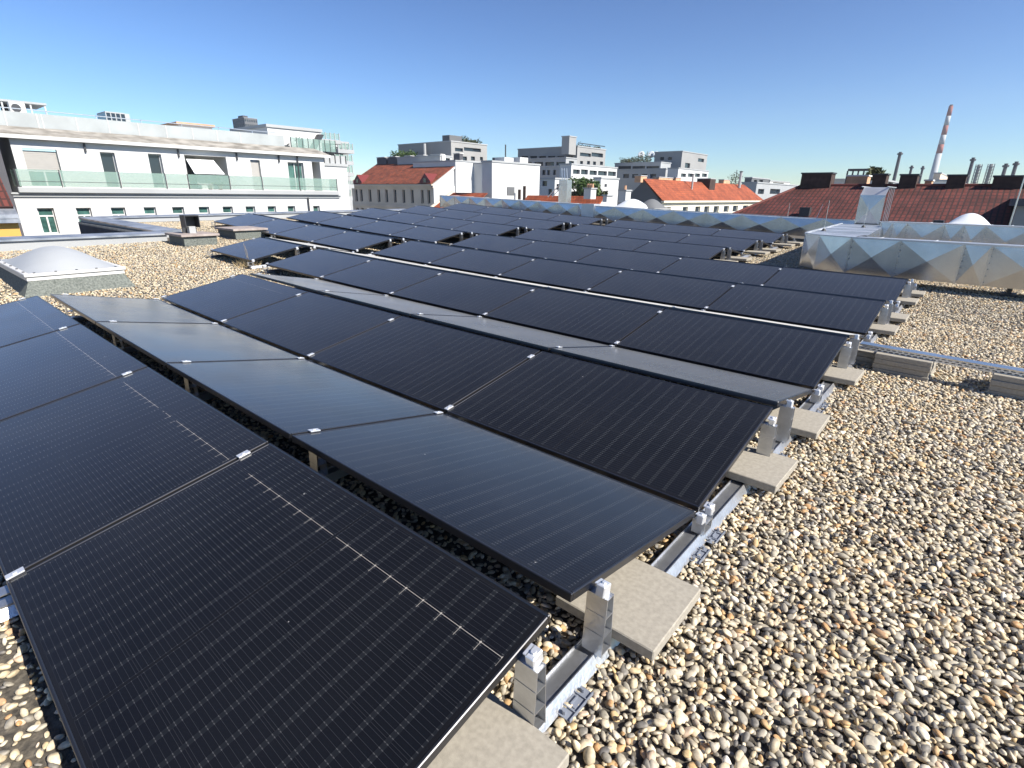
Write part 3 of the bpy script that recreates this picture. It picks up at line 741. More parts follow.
def window(parent, org, du, nrm, h, depth, style='pane2', glass='glass', frame='white', fwid=.07):
    a, b, c, d = h; pt = lambda u, v, dd: org+du*u+Vector((0, 0, v))-nrm*dd
    m = MB(); dd = depth-.02
    def bar(u0, u1, v0, v1): m.prism([pt(u0, v0, dd), pt(u1, v0, dd), pt(u1, v1, dd), pt(u0, v1, dd)], -nrm*.06)
    bar(a, b, c, c+fwid); bar(a, b, d-fwid, d); bar(a, a+fwid, c+fwid+.001, d-fwid-.001); bar(b-fwid, b, c+fwid+.001, d-fwid-.001)
    if style in ('pane2', 'cross'): bar((a+b)/2-fwid*.6, (a+b)/2+fwid*.6, c+fwid+.001, (d-fwid-.001) if style == 'pane2' else c+(d-c)*.66)
    if style == 'cross': bar(a+fwid+.001, b-fwid-.001, c+(d-c)*.66+.001, c+(d-c)*.66+fwid*1.3)
    f = m.build('window', frame, parent)
    m = MB(); m.prism([pt(a, c, depth+.03), pt(b, c, depth+.03), pt(b, d, depth+.03), pt(a, d, depth+.03)], -nrm*.01)
    m.build('pane', glass, f); return f
def block(parent, x0, x1, y0, y1, z0, z1, wm, E=(), S=(), depth=.18, roof='lightgrey', style='pane2', glass='glass', frame='white', name='wall', par=.0):
    """E: windows on the +X face given as (y0,y1,z0,z1) absolute; S: windows on the -Y face (x0,x1,z0,z1)"""
    m = MB(); V = Vector
    eo = V((x1, y0, z0)); hE = [(a-y0, b-y0, c-z0, d-z0) for a, b, c, d in E]
    hE = [h for h in hE if h[0] > .02 and h[1] < y1-y0-.02 and h[2] > .02 and h[3] < z1-z0-.02]
    wall_holes(m, eo, V((0, 1, 0)), y1-y0, z1-z0, hE, V((1, 0, 0)), depth)
    so = V((x0, y0, z0)); hS = [(a-x0, b-x0, c-z0, d-z0) for a, b, c, d in S]
    hS = [h for h in hS if h[0] > .02 and h[1] < x1-x0-.02 and h[2] > .02 and h[3] < z1-z0-.02]
    wall_holes(m, so, V((1, 0, 0)), x1-x0, z1-z0, hS, V((0, -1, 0)), depth)
    m.poly([(x0, y0, z0), (x0, y1, z0), (x0, y1, z1), (x0, y0, z1)]); m.poly([(x0, y1, z0), (x1, y1, z0), (x1, y1, z1), (x0, y1, z1)])
    m.poly([(x0, y0, z1), (x1, y0, z1), (x1, y1, z1), (x0, y1, z1)])
    m.build(name, wm, parent)
    cp = MB(); e = .12; t_ = .22
    cp.box(x1-.1, x1+e, y0-e, y1+e, z1-.02, z1+t_); cp.box(x0-e, x1-.1003, y0-e, y0+.1, z1-.02, z1+t_); cp.box(x0-e, x1-.1003, y1-.1, y1+e, z1-.02, z1+t_)
    cp.build('coping', roof, parent)
    for h in hE: window(parent, eo, V((0, 1, 0)), V((1, 0, 0)), h, depth, style, glass, frame)
    for h in hS: window(parent, so, V((1, 0, 0)), V((0, -1, 0)), h, depth, style, glass, frame)
def yz(u, v, X): p = P(u, v, X=X); return p.y, p.z
def xz(u, v, Y): p = P(u, v, Y=Y); return p.x, p.z
def rectE(u0, v0, u1, v1, X):
    a = P(u0, (v0+v1)/2, X=X).y; b = P(u1, (v0+v1)/2, X=X).y; uc = (u0+u1)/2; return (a, b, P(uc, v1, X=X).z, P(uc, v0, X=X).z)
def rectS(u0, v0, u1, v1, Y):
    a = P(u0, (v0+v1)/2, Y=Y).x; b = P(u1, (v0+v1)/2, Y=Y).x; uc = (u0+u1)/2; return (a, b, P(uc, v1, Y=Y).z, P(uc, v0, Y=Y).z)

# --- A: long white building on the left
A = empty('apartment_building', (-43, 15, -18), 'long white apartment building with a glass railed balcony, at left', 'building')
XA, YA0, YA1 = -43.0, 5.3, 26.4
lw = []
wl = [(37, 54), (76, 91.2), (111, 125.5), (144, 156.2), (172.5, 184.2), (199, 209.5), (223, 233), (246, 255.5), (268, 276.3), (288, 295.5), (313.5, 320)]
zb, zt_ = P(45, 234, X=XA).z, P(45, 208, X=XA).z
for a, b in wl:
    y0_, y1_ = P(a, 210, X=XA).y, P(b, 210, X=XA).y; lw.append((y0_, y1_, zb+.0, zt_))
low2 = [(a, b, c-3.2, d-3.2) for a, b, c, d in lw]
ylow0 = P(17, 215, X=XA).y
block(A, -58, XA, ylow0, YA1+.25, -18, 1.1, 'white', E=lw+low2, style='cross', glass='greenglass', depth=.22, frame='white')
m = MB(); m.box(-44, XA+.10, ylow0-.02, YA1+.28, 1.101, 1.22); m.box(-44, XA+.22, ylow0-.02, YA1+.3, 1.221, 1.30); m.build('cornice', 'lightgrey', A)
XU = -44.0
up_ = [rectE(27, 149, 61, 187, XU), rectE(103.5, 152.5, 118, 187, XU), rectE(151, 154, 164, 187.5, XU), rectE(252, 160, 261.5, 188.5, XU), rectE(289, 162.5, 304.5, 188, XU)]
log1 = rectE(187, 156, 228, 188, XU); log2 = rectE(313, 162, 321, 190, XU)
zf = 1.64
fix = lambda r: (r[0], r[1], zf, r[3])
m = MB(); V = Vector; eo = V((XU, YA0+.4, 1.5)); H = 4.62-1.5; W_ = YA1-.3-YA0-.4
lg = [fix(log1), fix(log2)]
hs = [fix(r) for r in up_]
tohole = lambda r: (r[0]-eo.y, r[1]-eo.y, r[2]-eo.z, r[3]-eo.z)
wall_holes(m, eo, V((0, 1, 0)), W_, H, [tohole(r) for r in hs], V((1, 0, 0)), .25) if False else None
allh = [tohole(r) for r in hs+lg]
us = allh
wall_holes(m, eo, V((0, 1, 0)), W_, H, allh, V((1, 0, 0)), .3)
for r in lg:     # loggia box
    a, b, c, d = r; m.poly([(XU-2.2, a, c), (XU-2.2, b, c), (XU-2.2, b, d), (XU-2.2, a, d)])
    for (p_, q_) in (((a, c), (b, c)), ((b, c), (b, d)), ((b, d), (a, d)), ((a, d), (a, c))):
        m.poly([(XU-.3, *p_), (XU-.3, *q_), (XU-2.2, *q_), (XU-2.2, *p_)])
m.poly([(XU, YA0+.4, 1.3), (-58, YA0+.4, 1.3), (-58, YA0+.4, 4.6), (XU, YA0+.4, 4.6)])
m.poly([(XU, YA1-.3, 1.3), (-58, YA1-.3, 1.3), (-58, YA1-.3, 4.6), (XU, YA1-.3, 4.6)])
m.build('upper_wall', 'white', A)
for i, r in enumerate(hs):
    h = tohole(r)
    if i == 0:
        hh = (h[0], h[1], h[2], h[2]+.95); window(A, eo, V((0, 1, 0)), V((1, 0, 0)), hh, .28, 'pane2', 'greenglass')
        m = MB(); m.box(XU-.27, XU-.22, r[0]+.02, r[1]-.02, r[2]+.97, r[3]-.12)
        for k in range(18): m.box(XU-.219, XU-.212, r[0]+.02, r[1]-.02, r[2]+1.0+k*.1, r[2]+1.07+k*.1) if r[2]+1.07+k*.1 < r[3]-.14 else None
        m.build('roller_shutter', 'shutter', A)
    elif i == 3:
        m = MB(); m.box(XU-.27, XU-.22, r[0]+.02, r[1]-.02, r[2]+.02, r[3]-.1); m.build('roller_shutter', 'shutter', A)
    else:
        f = window(A, eo, V((0, 1, 0)), V((1, 0, 0)), h, .28, 'pane2' if i == 4 else 'one', 'glass' if i != 4 else 'greenglass')
a, b, c, d = lg[0]
f = window(A, V((XU-2.18+.25, 0, 0)), V((0, 1, 0)), V((1, 0, 0)), (a+.1, a+(b-a)*.5, c, d-.1), .2, 'pane2', 'glass')
# eave, roof strip, attic
m = MB(); m.prism([(XU-.1, YA0-.25, 4.34), (XU+.42, YA0-.25, 4.31), (XU+.42, YA0-.25, 4.52), (XU-.1, YA0-.25, 4.54)], (0, YA1-YA0+.4, 0)); m.build('eave', 'white', A)
m = MB(); m.prism([(XU+.40, YA0-.2, 4.525), (XU+.40, YA0-.2, 4.57), (XA-2.9, YA0-.2, 5.12), (XA-2.9, YA0-.2, 4.55)], (0, YA1-YA0+.2, 0)); m.build('roof', mat('gravelly_roof_strip', (.17, .155, .13), .9, col2=(.42, .39, .34), vscale=1.2), A)
ya1 = P(284, 140, X=-46).y
m = MB(); m.box(-57, -46, YA0+.1, ya1, 4.6, 5.95); m.build('attic_wall', 'attic', A)
m = MB()
y = YA0+.3
while y < ya1-.2: m.cyl((-46.1, y, 5.95), (-46.1, y, 6.15), .03, n=5); y += 2.6
m.cyl((-46.1, YA0+.3, 6.14), (-46.1, ya1-.3, 6.14), .03, n=5); m.build('roof_railing', 'alu', A)
m = MB(); m.box(-45.9998, -45.97, 7.6, 7.66, 4.62, 5.93); 
for k in range(9): m.box(-45.9998, -45.975, YA0+.8+k*1.75, YA0+.84+k*1.75, 4.62, 5.93)
m.build('joint_strips', 'white', A)
# balcony
m = MB(); m.box(XU-.02, XA+.35, YA0, YA1+.05, 1.301, 1.62, .03); m.build('balcony_slab', 'lightgrey', A)
bal = MB(); y = YA0+.05; ys_ = []
for u in (17, 61, 120, 166, 188, 229.5, 262, 299, 330): ys_.append(P(u, 180, X=XA+.3).y)
ys_[-1] = YA1-.05
for i in range(len(ys_)-1):
    bal.box(XA+.28, XA+.30, ys_[i]+.05, ys_[i+1]-.05, 1.66, 2.60)
bal.box(XU+.1, XA+.27, YA1-.06, YA1-.03, 1.66, 2.6); bal.box(XU+.1, XA+.27, YA0+.06, YA0+.09, 1.66, 2.6)
bl = bal.build('balcony_railing', 'balcony_glass', A)
m = MB()
for y in ys_: m.box(XA+.27, XA+.31, y-.025, y+.025, 1.621, 2.62)
m.box(XA+.275, XA+.305, ys_[0], ys_[-1], 1.93, 1.955); m.build('railing_posts', 'darkmetal', bl)
# drainpipes and awning
m = MB(); yy = P(299.7, 180, X=XU+.1).y; m.cyl((XU+.1, yy, -10), (XU+.1, yy, 4.3), .06, n=6); m.cyl((XA+.12, yy, -10), (XA+.12, yy, 1.1), .06, n=6)
for u in (85.5, 178, 236, 278): yy = P(u, 150, X=XU+.1).y; m.box(XU+.02, XU+.12, yy-.05, yy+.05, 3.75, 4.28)
m.build('drainpipe', 'darkmetal', A)
m = MB(); q = rectE(187, 160, 217, 174, XU); m.prism([(XU-.2, q[0]+.1, q[3]), (XU-.2, q[1]-.1, q[3]), (XU+.9, q[1]+.1, q[2]), (XU+.9, q[0]+.1, q[2])], (0, 0, .03)); m.build('awning', 'opalwhite', A)
# things on the balcony
for nm, u, lab in (('potted_plant', 219, 'small green potted plant behind the balcony glass by the awning'), ('potted_plant', 209, 'pale leafy potted plant beneath the white awning')):
    yy = P(u, 180, X=XA-.2).y; o = empty(nm, (XA-.2, yy, 1.62), lab, 'plant')
    m = MB(); m.cyl((0, 0, 0), (0, 0, .3), .13, .17, 10); m.build('pot', 'terracotta', o)
    m = MB()
    for i in range(160):
        c = Vector((Rr.gauss(0, .16), Rr.gauss(0, .2), .35+abs(Rr.gauss(0, .3)))); d1 = Vector((Rr.uniform(-1, 1), Rr.uniform(-1, 1), Rr.uniform(-1, 1)))*.07; d2 = Vector((Rr.uniform(-1, 1), Rr.uniform(-1, 1), Rr.uniform(-1, 1)))*.07
        m.poly([c, c+d1, c+d2])
    m.build('leaves', 'leaf', o)
# penthouse at the far end
ph = MB(); p0, p1 = P(268, 135, X=-49).y, P(321, 135, X=-49).y; zt2 = P(290, 129, X=-49).z
block(A, -56, -49, p0, p1, 4.5, zt2, 'white', E=[rectE(298, 139, 304, 148, -49)], name='penthouse', frame='darkmetal')
m = MB(); q = rectE(276.5, 145, 290, 151, -48.9); m.box(-49.0, -48.9, q[0], q[1], q[2]-.6, q[3]); m.build('dark_opening', 'glass', A)
m = MB(); q = rectE(292, 150, 336, 156, -46.5); m.box(-46.52, -46.48, q[0], q[1], 5.0, 5.95); bl2 = m.build('terrace_railing', 'balcony_glass', A)
m = MB()
for k in range(9): yk = q[0]+(q[1]-q[0])*k/8; m.box(-46.54, -46.46, yk-.02, yk+.02, 4.9, 5.98)
m.build('railing_posts', 'darkmetal', bl2)
m = MB(); q = P(308, 148, X=-48.5); m.prism([(-48.5, q.y, 4.8), (-48.5, q.y+.5, 4.8), (-48.5, q.y+1.8, 6.6), (-48.5, q.y+1.3, 6.6)], (-.6, 0, 0)); m.build('slanted_duct', 'darkmetal', A)
q = P(292, 143, X=-47.8)
o = empty('satellite_dish', (q.x, q.y, q.z-.9), 'white satellite dish and antenna arms on the white building roof end', 'antenna')
m = MB(); m.cyl((0, 0, 0), (0, 0, 1), .04, n=6); m.cyl((0, -.5, .7), (0, .45, 1.15), .05, n=5); m.cyl((0, -.1, .9), (0, .8, 1.4), .04, n=5); m.build('mast', 'darkmetal', o)
m = MB(); m.cyl((.1, .1, .8), (.25, .1, .85), .4, .05, 12); m.build('dish', 'white', o)
# roof things above the left part
q = P(33, 112, X=-48)
o = empty('roof_pergola', (-48, 6, 5.9), 'white framed roof canopy on the far left of the white building', 'canopy')
ya, yb_ = P(-20, 108, X=-48).y, P(47, 108, X=-48).y; zc_ = P(20, 103, X=-48).z
m = MB(); m.box(-51, -47.9, ya, yb_, zc_, zc_+.12)
m.build('canopy_top', 'lightgrey', o); m = MB()
for yk in (P(3, 108, X=-48).y, P(31, 108, X=-48).y, yb_-.1): m.cyl((-48, yk, 5.9), (-48, yk, zc_), .05, n=6)
m.build('posts', 'white', o)
m = MB(); q = rectE(2, 103, 17, 112, -50); m.box(-50.5, -50, q[0], q[1], 5.9, q[3]); m.build('dark_cabinet', 'darkgrey', o)
q = rectE(10, 105.5, 26, 112, -47.2)
o = empty('air_conditioner', (-47.2, q[0], 5.951), 'cream air conditioner unit under the roof canopy, far left', 'air conditioner')
m = MB(); m.box(-.5, 0, 0, q[1]-q[0], 0, .66, .03); m.build('casing', 'pvc', o); m = MB(); m.cyl((.001, (q[1]-q[0])*.4, .33), (.02, (q[1]-q[0])*.4, .33), .24, n=16); m.build('fan_grille', 'darkmetal', o)
q = rectE(106, 113.5, 125, 122, -49)
o = empty('roof_lantern', (-49, q[0], 5.9), 'dark glazed box with pale side on the white building roof', 'roof lantern')
m = MB(); m.box(-2, 0, 0, q[1]-q[0], 0, q[3]-5.9); m.build('glazing', 'glass', o); m = MB(); m.box(-2, .05, q[1]-q[0], q[1]-q[0]+.3, 0, q[3]-5.85); m.box(-2, .04, 0, q[1]-q[0], q[3]-5.9, q[3]-5.82)
for k in range(4): m.box(.001, .03, k*(q[1]-q[0])/4, k*(q[1]-q[0])/4+.06, 0, q[3]-5.9)
m.build('frame', 'lightgrey', o)
o = empty('roof_shed', (-55, 13, 5), 'low rusty-topped shed on the white building roof behind the parapet', 'shed')
q = rectE(179, 123.5, 212, 132, -54); m = MB(); m.box(-58, -54, q[0], q[1], 4, q[3]-.2); m.build('wall', 'offwhite', o); m = MB(); m.box(-58.2, -53.8, q[0]-.2, q[1]+.2, q[3]-.2+.001, q[3]); m.build('roof', 'terracotta', o)
# far tower
q = P(248, 128, depth=420)
def tower(label, u0, uc, u1, vt, depth, zb=-18, wm='midgrey', rows=8, cat='tower'):
    c = P(uc, vt, depth=depth); Xc, Yc = c.x, c.y; xl = P(u0, vt, Y=Yc).x; yr = P(u1, vt, X=Xc).y
    S = []; E = []; H = c.z-zb
    o = empty('tower_block', (Xc, Yc, zb), label, cat)
    st = 3.4; z = c.z-3
    while z > c.z-st*rows:
        n = 6
        for i in range(n): S.append((xl+(Xc-xl)*(i+.15)/n, xl+(Xc-xl)*(i+.85)/n, z, z+1.9)); 
        for i in range(n): E.append((Yc+(yr-Yc)*(i+.15)/n, Yc+(yr-Yc)*(i+.7)/n, z, z+1.9))
        z -= st
    block(o, xl, Xc, Yc, yr, zb, c.z, wm, E=E, S=S, depth=.4, style='one', frame='offwhite')
    m = MB(); m.box(xl+(Xc-xl)*.3, Xc-(Xc-xl)*.3, Yc+2, Yc+6, c.z+.001, c.z+2.2); m.build('roof_plant', 'darkgrey', o)
tower('dark distant high-rise behind the white building roof', 232, 244, 257, 117.5, 420, wm='midgrey')

# --- white lower end building and green glass block behind A
o = empty('apartment_building', (-48, 30, -18), 'plain white end wall building right of the glass balcony', 'building')
a = P(320, 170, X=-50).y; b_ = P(347, 170, X=-50).y; zt3 = P(335, 166, X=-50).z
block(o, -60, -50, a-4, b_, -18, zt3, 'white', E=[rectE(336, 196, 339.5, 201, -50)])
m = MB(); m.box(-50.3, -50.1, a, b_, zt3+.001, zt3+.95); bl = m.build('terrace_railing', 'lightgrey', o)
m = MB()
for k in range(6): yk = a+(b_-a)*k/5; m.box(-50.08, -50.02, yk-.03, yk+.03, zt3, zt3+1.0)
m.build('railing_posts', 'darkmetal', bl)
o = empty('balcony_tower', (-55, 36, -18), 'stacked green glass balconies right of the white building', 'building')
XB = -56
for (v0, v1, u0, u1) in ((133, 139, 321, 339), (143.5, 149, 338, 352.5), (155, 160.5, 335, 352), (166, 172, 340, 352.5), (181, 184, 346, 352.5), (190, 196, 345, 351)):
    q = rectE(u0, v0, u1, v1, XB); m = MB(); m.box(XB-.02, XB+.02, q[0], q[1], q[2], q[3]); f = m.build('balcony_glass', 'balcony_glass', o)
    m = MB(); m.box(XB-4, XB+.1, q[0]-.1, q[1]+.1, q[2]-.45, q[2]-.05)
    for k in range(5): yk = q[0]+(q[1]-q[0])*k/4; m.box(XB-.05, XB+.05, yk-.04, yk+.04, q[2]-.05, q[3]+.05)
    m.build('balcony_slab', 'lightgrey', o)
q = rectE(321, 143, 350, 200, XB-2)
block(o, XB-12, XB-2, q[0], q[1], -18, q[3], 'lightgrey', E=[rectE(325+5*k, 147+14*j, 328+5*k, 154+14*j, XB-2) for k in range(5) for j in range(4)], style='one')

# --- yellow house, far left
o = empty('yellow_house', (-36, 4, -18), 'yellow house with red tiled roof at the far left edge', 'house')
XY = -36; ye = P(20, 230, X=XY).y; z1_ = P(10, 212, X=XY).z
wq = rectE(-6, 219, 3.2, 232, XY)
block(o, -46, XY, ye-9, ye, -18, z1_-.5, 'yellow', E=[(wq[0], wq[1], wq[2], wq[3])], style='pane2')
m = MB(); m.box(XY-.3, XY+.35, ye-9, ye+.05, z1_-.5, z1_-.32); m.prism([(XY+.35, ye-9, z1_-.3), (XY+.35, ye-9, z1_-.1), (XY-.2, ye-9, z1_+.25), (XY-.2, ye-9, z1_-.3)], (0, 9.05, 0)); m.build('gutter', 'zinc', o)
zr_ = 4.9
b = bmesh.new(); uvl = b.loops.layers.uv.new()
def quad_uv(b, uvl, pts, su, sv_):
    f = b.faces.new([b.verts.new(p) for p in pts])
    p0 = Vector(pts[0]); ux_ = (Vector(pts[1])-p0).normalized(); n_ = ux_.cross(Vector(pts[-1])-p0).normalized(); uy_ = n_.cross(ux_)
    for l in f.loops: d_ = l.vert.co-p0; l[uvl].uv = (d_.dot(ux_)/su, d_.dot(uy_)/sv_)
    return f
def roof_faces(parent, faces, m, name='roof', thick=.12):
    b = bmesh.new(); uvl = b.loops.layers.uv.new()
    for pts in faces: quad_uv(b, uvl, pts, 1, 1)
    me = bpy.data.meshes.new(name); b.to_mesh(me); b.free(); me.materials.append(M[m]); r = link(name, me, parent=parent)
    s = r.modifiers.new('thickness', 'SOLIDIFY'); s.thickness = thick; s.offset = 0; return r
roof_faces(o, [[(XY+.0, ye-9, z1_+.2), (XY+.0, ye, z1_+.2), (XY-4.2, ye, zr_), (XY-4.2, ye-9, zr_)]], 'tile_orange' if False else 'tile_red')
# fire wall of A
m = MB(); m.box(-56, XA+.15, YA0-.62, YA0-.28, -18, 4.9); m.build('fire_wall', 'darkgrey', A)

# --- D: beige building with rust tile roof
Yd = 78
o = empty('old_house', (-60, Yd, -18), 'beige old house with weathered red tiled roof and two red dormers', 'house')
cR = P(433, 184, Y=Yd); cL = P(351, 181, Y=Yd); XR, XL_ = cR.x, cL.x; ze = cR.z
wins = []
for a in (118, 158, 227, 298, 360, 428, 497, 565, 645, 697):
    r = rectS(340+a/8+.2, 190, 340+a/8+3.0, 203.5, Yd); wins.append((r[0], r[1], ze-3.9, ze-1.15))
w2 = [(a, b, c-4.2, d-4.2) for a, b, c, d in wins]
dep = 13
block(o, XL_, XR, Yd, Yd+2*dep, -18, ze-.35, 'beige', S=wins+w2, depth=.35, style='one', frame='beige')
m = MB(); m.box(XL_-.4, XR+.15, Yd-.55, Yd, ze-.35, ze-.02); m.box(XL_-.2, XR+.1, Yd-.3, Yd, ze-.75, ze-.352); m.box(XL_-.2, XR+.1, Yd-.25, Yd, ze-4.9, ze-4.5); m.build('cornice', 'beige', o)
zr2 = P(464, 162, X=XR).z; yr2 = P(464, 162, X=XR).y
zr2 = ze+4.9; yr2 = Yd+8.5
xrl = P(377, 160, Y=yr2).x
roof_faces(o, [[(XL_-.4, Yd-.6, ze), (XR+.05, Yd-.6, ze), (XR+.05, yr2, zr2), (xrl, yr2, zr2)], [(XL_-.4, yr2*2-Yd, ze), (XL_-.4, Yd-.6, ze), (xrl, yr2, zr2)]], 'tile_rust')
m = MB(); m.prism([(XR, Yd, ze-.4), (XR, yr2+8, ze-.4), (XR, yr2, zr2-.1)], (-.3, 0, 0)); m.prism([(XR+.3, Yd-.3, ze-.2), (XR+.3, yr2, zr2+.15), (XR+.3, yr2, zr2-.25), (XR+.3, Yd-.3, ze-.6)], (-.6, 0, 0)); m.build('gable', 'white', o)
m = MB(); m.box(XR+.002, XR+.15, Yd, yr2+8, -18, ze-.3); m.build('side_wall', 'white', o)
for u in (357.5, 425):
    c = P(u, 181, Y=Yd-.4); d_ = MB()
    wd_ = 1.7; f = [(c.x-wd_, Yd-.45, ze+.05), (c.x+wd_, Yd-.45, ze+.05), (c.x+wd_, Yd-.45, ze+.5), (c.x, Yd-.45, ze+2.1), (c.x-wd_, Yd-.45, ze+.5)]
    d_.prism(f, (0, 3.4, 0)); dd = d_.build('dormer', 'redmetal', o)
    m = MB(); m.box(c.x-.4, c.x+.4, Yd-.5, Yd-.452, ze+.3, ze+1.15); m.build('dormer_window', 'glass', dd)
m = MB()
for k, (u0, u1) in enumerate(((378, 386), (389, 397), (406, 412), (418, 425), (432, 442), (455, 461))):
    a, b_ = P(u0, 158, Y=yr2).x, P(u1, 158, Y=yr2).x
    m = MB(); m.box(a, b_, yr2-.4, yr2+.6, zr2-.5, zr2+1.35); m.box(b_+.001, b_+.5, yr2-.4, yr2+.6, zr2-.5, zr2+1.4) if k < 5 else None
    cH = m.build('chimney', 'darkgrey' if k != 4 else 'offwhite', o); m = MB(); m.box(a-.1, b_+.1, yr2-.5, yr2+.7, zr2+1.4, zr2+1.52); m.build('chimney_cap', 'offwhite', cH)
# orange lean-to roof in front of it
o = empty('small_house', (-45, 60, -18), 'low house with an orange tiled roof just before the beige house', 'house')
Yo = 55; a = P(432, 209, Y=Yo); b_ = P(461, 209, Y=Yo); c = P(456, 193, Y=Yo+4)
roof_faces(o, [[(a.x-1, Yo, a.z-.4), (b_.x+.5, Yo, a.z-.4), (b_.x+.5, Yo+5, c.z), (c.x-1.6, Yo+5, c.z)]], 'tile_orange')
m = MB(); m.prism([(a.x-1.4, Yo, a.z-.35), (a.x-1.0, Yo, a.z-.35), (c.x-1.6, Yo+5, c.z+.1), (c.x-2.0, Yo+5, c.z+.1)], (0, 0, .25)); m.build('verge_wall', 'cream', o)
m = MB(); m.box(a.x-1, b_.x+.5, Yo+.3, Yo+9, -18, a.z-.45); m.build('wall', 'cream', o)

# --- E: white blank blocks
def fronto(label, u0, u1, vt, X, wm='white', name='white_building', left=None, extra=None, zb=-18, thick=14):
    """building whose broad +X face spans u0..u1; left = pixel where its -Y face starts"""
    y0_, y1_ = P(u0, vt, X=X).y, P(u1, vt, X=X).y; z = P((u0+u1)/2, vt, X=X).z
    o = empty(name, (X, y0_, zb), label, 'building'); x0 = X-thick
    if left is not None: x0 = P(left, vt, Y=y0_).x
    block(o, x0, X, y0_, y1_, zb, z, wm, E=(extra or [])); return o, x0, y0_, y1_, z
o, x0, y0_, y1_, z = fronto('narrow blank white fire wall right of the beige house', 455.5, 482, 162, -88.3)
o, x0, y0_, y1_, z = fronto('broad blank white fire wall with two stubby chimneys', 492, 540, 163.7, -56, left=482)
m = MB(); q = rectE(507, 187, 514, 195, -56); m.box(-56, -55.9, q[0], q[1], q[2], q[3]); m.build('metal_door', 'midgrey', o)
for u0, u1 in ((504.5, 513.5), (520, 528)):
    q = rectE(u0, 157.5, u1, 164, -57); m = MB(); m.box(-59, -57, q[0], q[1], z-.3, q[3]); ch = m.build('chimney', 'white', o)
    m = MB(); m.box(-59.5, -59.01, q[0], q[1], z-.3, q[3]); m.build('chimney_back', 'darkgrey', ch)
q = P(505.5, 156, X=-58); m = MB(); m.cyl((-58, q.y, z), (-58, q.y, q.z+1.6), .1, n=6); m.build('flue', 'darkmetal', o)
for u, v in ((520.5, 189.5), (525.5, 186)): q = P(u, v, X=-55); m = MB(); m.box(-55.4, -55, q.y-.12, q.y+.12, -10, q.z); m.build('brick_stack', 'brick', o)

# --- F, G, I: grey modern blocks
def corner_block(label, uL, uC, uR, vC, depth, wm='grey', zb=-18, E=(), S=(), wmS=None, name='modern_apartment_block', par=None, o=None, part='wall', floors=None, style='one'):
    c = P(uC, vC, depth=depth); xl = P(uL, vC, Y=c.y).x; yr = P(uR, vC, X=c.x).y
    if o is None: o = empty(name, (c.x, c.y, zb), label, 'building')
    E_ = [rectE(*r, c.x) for r in E]; S_ = [rectS(*r, c.y) for r in S]
    block(o, xl, c.x, c.y, yr, zb, c.z, wm, E=E_, S=S_, depth=.35, style=style, name=part, frame='darkmetal' if style == 'one' else 'white')
    return o, c, xl, yr
def shrubs(o_label, x0, x1, y0, y1, z, h, n, mt='leafdark', name='roof_garden', sz=.35):
    o = tag(bpy.data.objects.new(name, None), o_label, 'plants'); COL.objects.link(o); o.location = (x0, y0, z)
    m = MB(); rr = random.Random(int(abs(x0*10)))
    for i in range(n):
        cx_, cy_ = rr.uniform(0, x1-x0), rr.uniform(0, y1-y0); hh = h*(.5+.6*abs(noise.noise(Vector((cx_*.5+x0, cy_*.5, 0)))*2)); c = Vector((cx_, cy_, rr.uniform(0, hh)))
        d1 = Vector((rr.uniform(-1, 1), rr.uniform(-1, 1), rr.uniform(-1, 1)))*sz; d2 = Vector((rr.uniform(-1, 1), rr.uniform(-1, 1), rr.uniform(-1, 1)))*sz
        m.poly([c, c+d1, c+d2])
    m.build('leaves', mt, o); return o
o, c, xl, yr = corner_block('grey modern block with a roof garden behind the beige house', 398, 451, 487, 141.5, 125,
    E=[(455, 148, 463, 151.5), (464, 148, 481, 151.5), (463, 156.5, 467, 160.5), (471, 156.5, 475, 160.5), (480, 157, 483, 160.5)])
m = MB(); m.box(c.x-3.5, c.x-1, c.y+.5, c.y+4.5, c.z+.001, c.z+1.5); m.build('stair_head', 'midgrey', o)
shrubs('dark shrubs along the roof of the grey block behind the beige house', c.x-3, c.x-.5, c.y+5, yr-1, c.z, 1.6, 900)
shrubs('green climbing plants on the stepped terrace left of the grey block', xl, xl+9, c.y-3, c.y-1, P(400, 157, Y=c.y-2).z, 1.6, 900, 'leaf', 'terrace_plants')
o2, c2, xl2, yr2_ = corner_block('', 397, 440, 452, 156, 118, wm='lightgrey', o=o, part='terrace_wall', E=[(442, 158, 450, 161)])
o2, c2, xl2, yr2_ = corner_block('', 462, 486, 500, 163.5, 115, wm='white', o=o, part='lower_wing')
q = P(424.5, 145, Y=c.y-1); m = MB(); m.cyl((q.x, c.y-1, 2), (q.x, c.y-1, q.z+.3), .35, n=8); m.build('flue', 'lightgrey', o)

o, c, xl, yr = corner_block('dark grey modern block with a tall roof tower in the middle distance', 518, 577.5, 606, 146.5, 135, wm='grey',
    E=[(580, 153, 591, 156.5), (591.5, 153, 603, 157), (580, 161, 583, 164.5), (587, 161, 590, 164.5), (593, 161.5, 596, 165), (600, 161.5, 603, 165)], S=[(521+9*k, 156, 528+9*k, 159) for k in range(6)])
corner_block('', 562, 569.5, 576.5, 136.5, 132, wm='grey', o=o, part='roof_tower', zb=c.z-2)
m = MB(); m.box(c.x-.4, c.x-.3, c.y+1, yr, c.z+.8, c.z+1); m.build('roof_railing', 'darkmetal', o)
corner_block('', 520, 566, 577, 158, 128, wm='lightgrey', o=o, part='terrace_wing', S=[(523+11*k, 162, 532+11*k, 166) for k in range(4)], E=[(569, 161, 574, 164.5)])
corner_block('', 541, 560, 572, 166.5, 118, wm='lightgrey', o=o, part='lower_wing', S=[(542, 170, 545.5, 175), (547, 170, 550, 175), (553, 170, 556, 175)])
